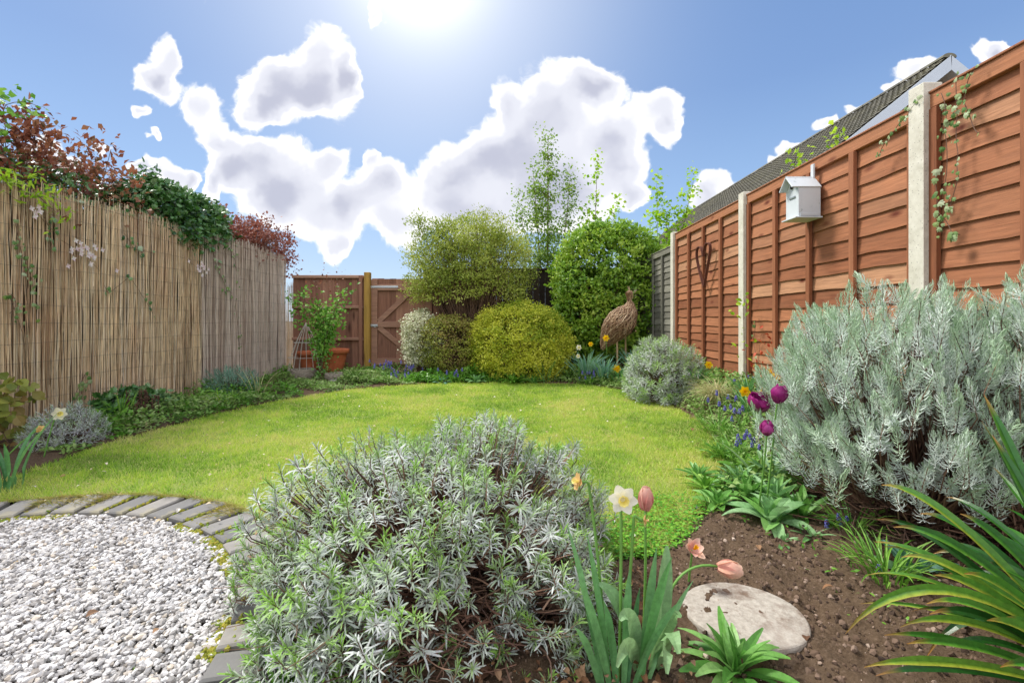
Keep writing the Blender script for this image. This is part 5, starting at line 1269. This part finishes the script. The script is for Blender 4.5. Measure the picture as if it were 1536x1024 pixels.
def blossoms(label, px, py, n, s):
    c_ = np.array(on_reed(px, py)); root = empty('clematis', c_, label, 'clematis'); g = G()
    for i in range(n):
        cc_ = c_ + np.array((.03 + .02 * RS.rand(), RS.normal(0, s), RS.normal(0, s * .8)))
        for k in range(4):
            a = k * PI / 2 + .4; petal(g, cc_, (0.15, math.cos(a), math.sin(a)), (1, 0, 0), .024, .017, RS.rand(), bend=.1, K=4, cup=.1)
    g.build('blossom', m_blossom, root); g = G(); g.tube([c_ + (0, -.2, .1), c_ + (.02, 0, 0), c_ + (.01, .15, -.12)], .0016, 3, cap=False); g.build('stem', m_twig, root)
blossoms('pinkish white clematis blossoms scattered on the near reed screen', 120, 383, 24, .085)
blossoms('a few white clematis blossoms near the top left of the reed screen', 44, 318, 6, .04)
blossoms('cluster of pale pink clematis blossoms near the join of the reed rolls', 294, 405, 16, .075)

# ================================================================== CORNER BY THE GATE: rose, wire obelisk, pots
frond = [(gp(482, 572, 6.85)[0], 6.85, 0.0)]
rx_ = -2.85; ry_ = 6.85
root = empty('climbing_rose', (rx_, ry_, 0), 'upright green rose with reddish young shoots before the left back fence panel', 'rose'); g = G()
CL = []
for i in range(9):
    tp = np.array((rx_ + RS.normal(0, .17), ry_ + RS.normal(0, .12), RS.uniform(.9, 1.45))); P = bez([(rx_ + RS.normal(0, .02), ry_, 0), (rx_, ry_, .6), tp], 8); g.tube(P, .008 * np.linspace(1, .4, 8), 4, .5, cap=False); CL += [P[j] for j in range(3, 8)]
for dx_, dz_ in ((-.34, .96), (.30, .95), (-.22, 1.12), (.24, .88), (-.36, 1.2), (.1, .72), (.12, .62)):
    e = np.array((rx_ + dx_, ry_ - .03, dz_)); g.tube(bez([(rx_, ry_, dz_ - .15), (rx_ + dx_ / 2, ry_, dz_ - .02), e], 6), .004, 4, .5, cap=False); CL += [e, e * .6 + np.array((rx_, ry_, dz_)) * .4]
g.build('canes', m_twig, root)
C_ = np.array(CL); C_ = np.repeat(C_, 3, 0) + RS.normal(0, .06, (len(CL) * 3, 3)); N = len(C_) * 7; g = G(); P_ = np.repeat(C_, 7, 0) + RS.normal(0, .045, (N, 3)); L = .06 * RS.uniform(.6, 1.2, N)
g.inst(T_leaf(.34, .1, .2, 'oval', 2), P_, frames_up(rdir(N), nrm(RS.normal(0, .5, (N, 3)) + (0, -.7, .5))), np.stack([L] * 3, -1), rand(N)); g.build('leaves', m_green, root)
g = G(); N = 90; P_ = np.array((rx_ + .08, ry_, 1.48)) + RS.normal(0, 1, (N, 3)) * (.16, .08, .10); L = .04 * RS.uniform(.6, 1.2, N); g.inst(T_leaf(.3, .1, .2, 'oval', 2), P_, frames(rdir(N)), np.stack([L] * 3, -1), rand(N)); o = g.build('young_leaves', m_red, root)
frond_plant('ground_ivy', 'green ivy stems at the foot of the upright rose', [(rx_ + .02, ry_ - .06, 0), (rx_ + .06, ry_ - .06, .3), (rx_, ry_ - .05, .58)], m_foxg, 210, T_leaf(.34, .1, .2, 'oval', 2), .045, .07, 'ivy')
m_wwire = plain('pale_wire', '#c9c4ba', .6, .1, 30)
ox, oy = (459 - 768) * 7.2 / FPX, 7.2
root = empty('wire_obelisk', (ox, oy, 0), 'pale rusted wire plant cage left of the upright rose', 'plant support'); g = G()
for k in range(16):
    a = 2 * PI * k / 16; P = bez([(ox, oy, .86), (ox + .14 * math.cos(a), oy + .12 * math.sin(a), .62), (ox + .26 * math.cos(a), oy + .22 * math.sin(a), .3), (ox + .27 * math.cos(a), oy + .23 * math.sin(a), .02)], 10); g.tube(P, .0035, 4, cap=False)
g.build('uprights', m_wwire, root); g = G()
for z_, s_ in ((.12, 1.0), (.32, .97), (.55, .66)):
    a = np.linspace(0, 2 * PI, 33); g.tube(np.stack([ox + .272 * s_ * np.cos(a), oy + .23 * s_ * np.sin(a), z_ + 0 * a], -1), .0035, 4, cap=False)
g.build('hoops', m_wwire, root)
m_terra, nt, b = newmat('terracotta'); nt.links.new(ramp(nt, noise(nt, 9, 5), [(.3, '#a3532f'), (.7, '#c4704a')]), b.inputs['Base Color']); b.inputs['Roughness'].default_value = .85
def pot(x_, y_, s, label, n=24):
    root = empty('terracotta_pot', (x_, y_, 0), label, 'plant pot', 'terracotta pots'); g = G(); lathe(g, (x_, y_, 0), [(.10 * s, 0), (.125 * s, .12 * s), (.155 * s, .26 * s)], n, cap=False); g.build('pot_body', m_terra, root, smooth=True)
    g = G(); lathe(g, (x_, y_, .255 * s), [(.155 * s, 0), (.175 * s, .002), (.178 * s, .05 * s), (.160 * s, .052 * s), (.150 * s, -.01)], n, cap=False); g.build('rim', m_terra, root, smooth=True)
    g = G(); lathe(g, (x_, y_, .25 * s), [(.155 * s, 0), (.1 * s, .012), (.02 * s, .02)], n); g.build('compost', m_soil, root)
pot((499 - 768) * 7.35 / FPX, 7.35, 1.45, 'large orange terracotta pot against the back fence beside the rose', 12)
pot((468 - 768) * 7.45 / FPX, 7.45, 1.3, 'second terracotta pot half hidden behind the wire cage')
m_wick = plain('grey_wicker', '#9b9184', .9, .25, 40)
def basket(cx_, cy_, rb, h_, label):
    root = empty('wicker_basket', (cx_, cy_, 0), label, 'basket', 'low grey wicker baskets'); g = G()
    for k in range(11):
        a = np.linspace(0, 2 * PI, 41); z_ = .012 + h_ * k / 10; rr = rb * (.85 + .15 * math.sin(k / 10 * PI * .7)); g.tube(np.stack([cx_ + (rr + .006 * np.sin(a * 14 + PI * k)) * np.cos(a), cy_ + (rr + .006 * np.sin(a * 14 + PI * k)) * np.sin(a), z_ + .004 * np.sin(a * 3 + k)], -1), .009, 5, RS.rand(), cap=False)
    g.build('woven_side', m_wick, root); g = G()
    for k in range(14):
        a = 2 * PI * k / 14; g.tube([(cx_ + rb * .88 * math.cos(a), cy_ + rb * .88 * math.sin(a), 0), (cx_ + rb * math.cos(a), cy_ + rb * math.sin(a), h_ + .02)], .006, 4, cap=False)
    g.build('stakes', m_wick, root)
basket((455 - 768) * 6.9 / FPX, 6.9, .17, .15, 'low grey wicker basket left of the rose stem')
basket((500 - 768) * 6.75 / FPX, 6.8, .13, .10, 'shallow grey wicker basket right of the rose stem')

# ================================================================== WILLOW BIRD
D_ = 6.75; m_will, nt, b = newmat('willow_withies')
nt.links.new(ramp(nt, attr(nt, 'rnd'), [(0, '#5c4030'), (.4, '#8e6e52'), (.7, '#ae9070'), (1, '#cdb898')]), b.inputs['Base Color']); b.inputs['Roughness'].default_value = .75
def bp(px, py, dy=0.0): return at(px, py, D_) + np.array((0, dy, 0))
bz = gz(bp(930, 500)[0], D_)
root = empty('willow_bird', (bp(930, 500)[0], D_, bz), 'woven willow sculpture of a long necked bird standing among the daffodils', 'bird sculpture')
spx = np.array([(903, 524), (907, 515), (914, 505), (921, 495), (929, 486), (936, 477), (942, 467), (945, 459), (945, 452)]); rad_ = np.array([.02, .07, .135, .18, .20, .185, .14, .07, .035])
sp = np.array([at(a_, b__, D_) for a_, b__ in spx]); tt = np.linspace(0, 1, 34); sp2 = np.stack([np.interp(tt, np.linspace(0, 1, 9), sp[:, i]) for i in range(3)], 1); rd2 = np.interp(tt, np.linspace(0, 1, 9), rad_)
for _ in range(3): sp2[1:-1] = (sp2[:-2] + 2 * sp2[1:-1] + sp2[2:]) / 4; rd2[1:-1] = (rd2[:-2] + 2 * rd2[1:-1] + rd2[2:]) / 4
g = G(); g.tube(sp2, rd2 * .93, 18, .12); tang = nrm(np.gradient(sp2, axis=0)); X_ = nrm(np.cross(tang, (0, 1.0, 0))); Y_ = np.cross(tang, X_)
for i in range(620):
    a0 = RS.randint(0, 26); ln = RS.randint(5, 14); k_ = np.arange(a0, min(34, a0 + ln)); th = RS.uniform(0, 6.28) + RS.normal(0, .09) * (k_ - a0)
    P = sp2[k_] + (rd2[k_] * RS.uniform(.92, 1.07))[:, None] * (np.cos(th)[:, None] * X_[k_] + np.sin(th)[:, None] * Y_[k_])
    P = P + RS.normal(0, .004, P.shape)
    g.tube(P, .0042, 3, float(RS.rand()), cap=False)
g.build('body', m_will, root)
g = G(); nk = bez([bp(945, 458), bp(944, 450), bp(942, 442), bp(945, 436)], 10); nr = np.array([.05, .04, .034, .03, .03, .032, .042, .052, .044, .02]); g.tube(nk, nr * .9, 10, .2)
for i in range(110):
    k_ = np.arange(RS.randint(0, 6), 10)[:RS.randint(3, 8)]; th = RS.uniform(0, 6.28) + .25 * (k_ - k_[0]); P = nk[k_] + (nr[k_] * RS.uniform(.9, 1.1))[:, None] * np.stack([np.cos(th), np.sin(th), 0 * th], -1); 
    if len(P) > 2: g.tube(P, .0035, 3, float(RS.rand()), cap=False)
for i in range(10): e = bp(943 + RS.uniform(-3, 3), 431 + RS.uniform(-2, 2)); g.tube([bp(944, 437), e], .003, 3, .8, cap=False)
g.build('neck_and_head', m_will, root)
g = G(); g.tube(bez([bp(946, 437), bp(949, 440), bp(949, 448)], 6), np.linspace(.02, .005, 6), 6, .8); g.build('beak', m_will, root)
for px, dy in ((924, -.06), (940, .08)):
    g = G(); t_ = bp(px, 500, dy); f_ = np.array((t_[0], t_[1], bz)); g.tube([t_, (t_ + f_) / 2 + (.006, 0, 0), f_], .013, 6, .75)
    for k in (-.5, 0, .5): g.tube([f_ + (0, 0, .012), f_ + (-math.sin(k) * .09, -math.cos(k) * .09, .004)], .007, 4, .6)
    g.build('leg', m_will, root)

# ================================================================== BACK AND LEFT BORDERS: flowers and low plants
def leaf_tuft(x_, y_, n, L, w, mat, label, e=(80, 30), name='leafy_tuft', group=None, cat='plant', kind='strap', spread=.1):
    b0 = (x_, y_, gz(x_, y_)); root = empty(name, b0, label, cat, group); g = G(); leafset(g, b0, n, L, w, e[0], e[1], kind, spread=spread); g.build('leaves', mat, root); return root
for (px, py, dd, mp, sz, lb) in ((909, 507, 6.5, None, .10, 'yellow daffodil in front of the willow bird tail'), (886, 516, 6.6, None, .075, 'small yellow daffodil left of the willow bird'), (925, 553, 6.35, None, .115, 'yellow daffodil at the foot of the willow bird leg'), (936, 575, 6.2, None, .10, 'lowest yellow daffodil leaning over the lawn edge'),
                                 (957, 532, 6.6, None, .06, 'small yellow bud between willow bird and lavender bush'), (868, 521, 6.5, m_cream, .085, 'upper cream daffodil right of the golden shrub'), (867, 534, 6.45, m_cream, .07, 'lower cream daffodil right of the golden shrub')):
    h_ = at(px, py, dd); b0 = h_ + np.array((.03, .05, 0)); b0[2] = gz(b0[0], b0[1]); daffodil(b0, h_, (RS.normal(0, .3), -1, .1), lb, sz, mp, m_creamc if mp else m_ora, group='daffodils round the willow bird', nod=.02)
for (px, dd, n, L, lb) in ((880, 6.6, 46, .50, 'tall blue green daffodil leaves left of the willow bird'), (905, 6.45, 34, .42, 'arching daffodil leaves under the willow bird tail'), (950, 6.65, 40, .50, 'upright daffodil leaves right of the willow bird legs'), (968, 6.5, 22, .38, 'daffodil leaves between bird and far lavender bush'), (930, 6.3, 24, .30, 'short daffodil leaves at the lawn edge below the bird')):
    p_ = at(px, 560, dd); leaf_tuft(p_[0], dd, n, L, .022, m_blueg if n > 30 else m_daffl, lb, (84, 25), 'daffodil_leaves')
for (px, py, dd, k, lb) in ((580, 548, 6.9, 16, 'purple blue flower clump at the foot of the gate'), (620, 552, 6.9, 9, 'smaller blue flower clump right of the gate foot'), (602, 563, 6.6, 7, 'low blue flower clump at the lawn edge near the gate'), (684, 560, 6.6, 9, 'blue flower clump left of the golden shrub'),
                        (885, 565, 6.4, 9, 'blue flowers right of the golden shrub at the lawn edge'), (908, 560, 6.45, 9, 'blue flowers below the willow bird'), (1135, 578, 4.1, 8, 'mauve blue flowers at the foot of the slim concrete post')):
    c_ = at(px, py, dd); b0 = (c_[0], dd, gz(c_[0], dd)); muscari(b0, [c_ + RS.normal(0, 1, 3) * (.10, .06, .03) for _ in range(k)], lb, 45, .17, m_green, 'blue flower clumps in the far borders', fs=1.5, spread=.14)
rosette(tuple(gp(665, 570, 6.55)), 22, .17, .03, m_blueg, 'blue green feathery perennial left of the golden shrub', e=(55, 10))
rosette(tuple(gp(715, 572, 6.55)), 12, .20, .05, m_sage, 'pale broad leaved plant at the left foot of the golden shrub', e=(65, 10))
rosette(tuple(gp(770, 573, 6.5)), 14, .24, .045, m_green, 'bright green leafy plant in front of the golden shrub', e=(68, 10))
rosette(tuple(gp(800, 574, 6.5)), 12, .20, .035, m_foxg, 'green plant right of the bright leafy one before the golden shrub', e=(60, 10))
rosette(tuple(gp(640, 572, 6.6)), 16, .20, .030, m_green, 'green leafy plant at the lawn edge before the variegated shrub', e=(65, 10))
leaf_tuft(gp(818, 575, 6.5)[0], 6.5, 9, .42, .012, m_daffl, 'few long pale leaves leaning on the golden shrub', (80, 20))
# left border
leaf_tuft(-2.66, 2.42, 9, .38, .024, m_daffl, 'blue green daffodil leaves at the left edge of the photo by the bricks', (80, 35), 'daffodil_leaves', spread=.06)
h_ = at(88, 620, 2.95); daffodil((h_[0] - .10, 2.95, 0), h_, (1, -.6, .05), 'cream white daffodil over the small grey lavender in the left border', .085, m_cream, m_creamc, nod=.01)
h_ = at(60, 643, 2.6); daffodil((h_[0] - .22, 2.5, 0), h_, (1, -.4, -.1), 'withered buff daffodil bowed at the left edge of the photo', .045, m_fade, m_fade, nod=.005, cupk=.7)
frond_plant('young_shrub', 'yellow green leafy shrub at the left edge below the reed screen', [(-3.55, 3.25, 0), (-3.58, 3.2, .2), (-3.52, 3.2, .42)], m_smallb, 130, T_leaf(.40, .1, .2, 'oval', 3), .075, .075, 'shrub')
bush('ivy_mound', 'dark glossy ivy clump at the foot of the reed screen', 'ivy', (-3.55, 4.3, .10), (.18, .36, .14), 120, 8, .055, m_ivy, seed=51, amp=.2, zmin=-.3, inner=.4, clr=.04, nbr=0, tpl=T_ivy())
root = empty('dead_stalks', (-3.3, 4.12, 0), 'dark brown dead flower stalks standing in the left border', 'plant'); g = G()
for i in range(16):
    p0 = np.array((-3.3 + RS.normal(0, .05), 4.12 + RS.normal(0, .06), 0)); h_ = RS.uniform(.14, .30); g.tube([p0, p0 + (RS.normal(0, .02), 0, h_)], .004, 4, .3); n = 22
    g.inst(T_ico(1, .3, 2), p0 + np.stack([RS.normal(0, .008, n), RS.normal(0, .008, n), h_ * RS.uniform(.45, 1, n)], -1), frames(rdir(n)), np.full(n, .014), rand(n) * .5)
g.build('stalks', m_lavstem, root)
leaf_tuft(-3.35, 3.95, 9, .30, .014, m_green, 'single tuft of upright green leaves before the reed screen', (86, 50))
leaf_tuft(-2.95, 5.35, 14, .38, .008, m_palegrass, 'dry pale grass stalks beside the feathery grey bush', (78, 30))
leaf_tuft(-3.0, 4.7, 14, .20, .010, m_lime, 'light green grassy tuft in the middle of the left border', (75, 20))
# low ground cover of the borders
def cover(label, n, x0, x1, y0, y1, mat, ls, hz, thr, seed, cond=None, tpl=None, flat=.4, fq=1.8):
    X = rand(n, x0, x1); Y = rand(n, y0, y1); P = np.stack([X, Y, X * 0], -1); v_ = vnoise(P, fq, seed, 3); ed = edgedist(X, Y, LAWNS)
    k = ~inpoly(X, Y, LAWNS) & (v_ > thr) & (ed > .02) & (np.hypot(X - GC[0], Y - GC[1]) > GR + .25)
    if cond is not None: k &= cond(X, Y)
    X, Y, v_, ed = X[k], Y[k], v_[k], ed[k]; N = len(X); h = hz * np.clip((v_ - thr) * 2.5, .12, 1) * (.3 + .7 * sstep(ed, 0, .25)) ; Z = np.maximum(soil_height(X, Y, .8), rise(X, Y) - .005) + .012 + h * rand(N)
    g = G(); L = ls * RS.uniform(.5, 1.3, N); g.inst(tpl or T_lance3(.24, .1), np.stack([X, Y, Z], -1), frames_up(nrm(RS.normal(0, 1, (N, 3)) * (1, 1, flat) + (0, 0, .25)), nrm(RS.normal(0, .4, (N, 3)) + (0, 0, 1))), np.stack([L] * 3, -1), np.clip(.4 + .5 * vnoise(np.stack([X, Y, Z], -1), 4, seed + 1, 2) + RS.normal(0, .15, N), 0, 1))
    tag(g.build('ground_cover', mat), label, 'ground cover', kind='stuff')
left = lambda X, Y: (X < -1.9)
cover('mixed low green weeds and seedlings covering the left border', 26000, -3.78, -1.9, 3.0, 7.7, m_cover, .038, .12, -.18, 71, left)
cover('taller fresh green ground cover in patches along the left border', 12000, -3.78, -2.2, 3.4, 7.6, m_green, .045, .20, .12, 73, left)
cover('low green weeds and seedlings at the foot of the back shrubs', 26000, -2.4, 1.7, 6.3, 7.7, m_cover, .045, .16, -.25, 75)
cover('fresh green leaves filling the back border behind the lawn edge', 16000, -1.9, 1.3, 6.45, 7.4, m_green, .055, .20, .0, 77)
cover('low green leaves in the right border behind the lawn edge', 26000, 1.0, 2.2, 2.3, 6.6, m_cover, .036, .10, -.7, 79)
cover('sparse green seedlings on the soil at the right', 260, 1.0, 1.9, 1.3, 2.3, m_green, .018, .02, .2, 81)
# dry leaves
m_dry = leaf_mat('dry_leaf', ['#4a3224', '#6a4a32', '#8a6444', '#a08062', '#5e4030'], trans=.15, rough=.8)
tl = T_leaf(.34, .25, .35, 'oval', 4)
DL = [(.58, 1.16, .05), (.64, 1.20, .04), (.47, 1.55, .035), (-.98, 1.70, .03), (-1.25, 1.35, .035), (-1.0, 1.28, .03), (1.05, 1.50, .035), (1.30, 1.35, .05), (.95, 1.78, .03), (1.28, 3.0, .04), (1.45, 3.7, .04), (1.33, 3.25, .03), (.1, 1.22, .05), (-.05, 1.15, .05), (.16, 1.15, .04), (1.60, 4.9, .05), (.80, 1.25, .03)]
for (x_, y_, s_) in DL:
    g = G(); g.inst(tl, np.zeros((1, 3)), frames_up(nrm(RS.normal(0, 1, (1, 3)) * (1, 1, .1)), np.array([[RS.normal(0, .2), RS.normal(0, .2), 1]])), np.array([s_]), np.array([RS.rand()]))
    o = g.build('fallen_leaf', m_dry); o.location = (x_, y_, gz(x_, y_) + .018 + (.012 if y_ < 1.9 else .01)); tag(o, 'small curled brown dead leaf lying on the ground', 'dead leaf', 'fallen dead leaves')
g = G(); N = 1300; X = rand(N, -.7, .45); Y = rand(N, 1.02, 1.6); g.inst(tl, np.stack([X, Y, soil_height(X, Y) + .012 + .02 * rand(N)], -1), frames_up(nrm(RS.normal(0, 1, (N, 3)) * (1, 1, .25)), nrm(RS.normal(0, .4, (N, 3)) + (0, 0, 1))), .010 + .020 * rand(N) ** 3, rand(N))
tag(g.build('leaf_litter', m_dry), 'brown leaf litter on the soil under the foreground lavender bush', 'leaf litter', kind='stuff')
g = G(); N = 260; X = rand(N, -2.6, 1.6); Y = 1.6 + 4.6 * rand(N) ** 1.5; k = inpoly(X, Y, LAWNS); X, Y = X[k], Y[k]; N = len(X)
g.inst(tl, np.stack([X, Y, .028 + .01 * rand(N)], -1), frames_up(nrm(RS.normal(0, 1, (N, 3)) * (1, 1, .2)), nrm(RS.normal(0, .4, (N, 3)) + (0, 0, 1))), .010 + .016 * rand(N), rand(N))
tag(g.build('petals_on_lawn', leaf_mat('dropped_petal', ['#e8e0d0', '#d8c4a0', '#b89a6c', '#f0ece4'], trans=.2)), 'pale dropped petals and straw specks scattered in the lawn', 'petals', kind='stuff')
# tiny weeds in the gravel
for (px, py) in ((270, 915), (205, 1000), (100, 870), (160, 845), (340, 870), (300, 945), (75, 985)):
    p_ = gp(px, py); rosette((p_[0], p_[1], -.02), 5, .03, .010, m_green, 'tiny green weed sprouting through the white gravel', 'weed', e=(60, 20), inner=3, group='tiny weeds in the gravel', name='weed')

# ---- ivy and shoots on the right-hand fence
xf = FX - .07
def on_fence(px, py):
    d = xf * FPX / (px - 768); return (xf, d, CAMH - (py - 480) * d / FPX)
def ftrail(label, pts, n, ls=.027, sp=.012): return ivy_trail(label, [on_fence(*p) for p in pts], n, m_ivyp, ls=ls, sp=sp, nx=(-1, 0, 0))
ftrail('long pale ivy trail hanging beside the nearest concrete post', [(1412, 140), (1418, 200), (1420, 260), (1424, 300), (1412, 350)], 40)
ftrail('ivy trail hanging down the nearest brown fence panel', [(1462, 105), (1448, 140), (1452, 165), (1460, 190), (1470, 198)], 22)
ftrail('middle ivy trail swaying on the nearest brown fence panel', [(1434, 118), (1436, 170), (1437, 230), (1438, 265), (1425, 310)], 30)
ftrail('ivy sprig creeping left from the nearest post top', [(1385, 145), (1360, 175), (1340, 200), (1320, 230)], 26)
ftrail('ivy leaves low on the nearest post edge', [(1404, 260), (1408, 320), (1428, 350), (1440, 352)], 18, .04)
ftrail('small ivy tuft beside the slim concrete post', [(1134, 480), (1130, 510), (1136, 560)], 12, .03)
frond_plant('young_climber', 'thin climbing shoot with lime leaves against the slim concrete post', [(2.12, 4.15, .25), (2.13, 4.2, .6), (2.12, 4.22, 1.02), (2.08, 4.12, 1.08)], m_lime, 34, T_leaf(.34, .1, .2, 'oval', 3), .05, .045, stemr=.0025)
frond_plant('young_climber', 'thin shoot with red young leaves right of the slim concrete post', [(2.13, 3.98, .25), (2.14, 4.0, .5), (2.14, 3.95, .78)], leaf_mat('red_shoot', ['#b8442c', '#c85a38', '#a83c28'], trans=.35), 42, T_leaf(.3, .1, .2, 'oval', 3), .042, .045, stemr=.0025)
for (px, py, lb) in ((1250, 208, 'lime leaf sprig peeping over the fence above the bird box'), (1188, 240, 'lime leaf sprig peeping over the fence left of the bird box')):
    d = 2.33 * FPX / (px - 768); p_ = at(px, py, d); p_[0] = 2.34
    frond_plant('hedge_sprig', lb, [(2.36, d, 1.6), (2.35, d, p_[2] - .03), (2.33, d - .08, p_[2] + .03)], m_lime, 42, T_leaf(.34, .1, .2, 'oval', 2), .05, .045)
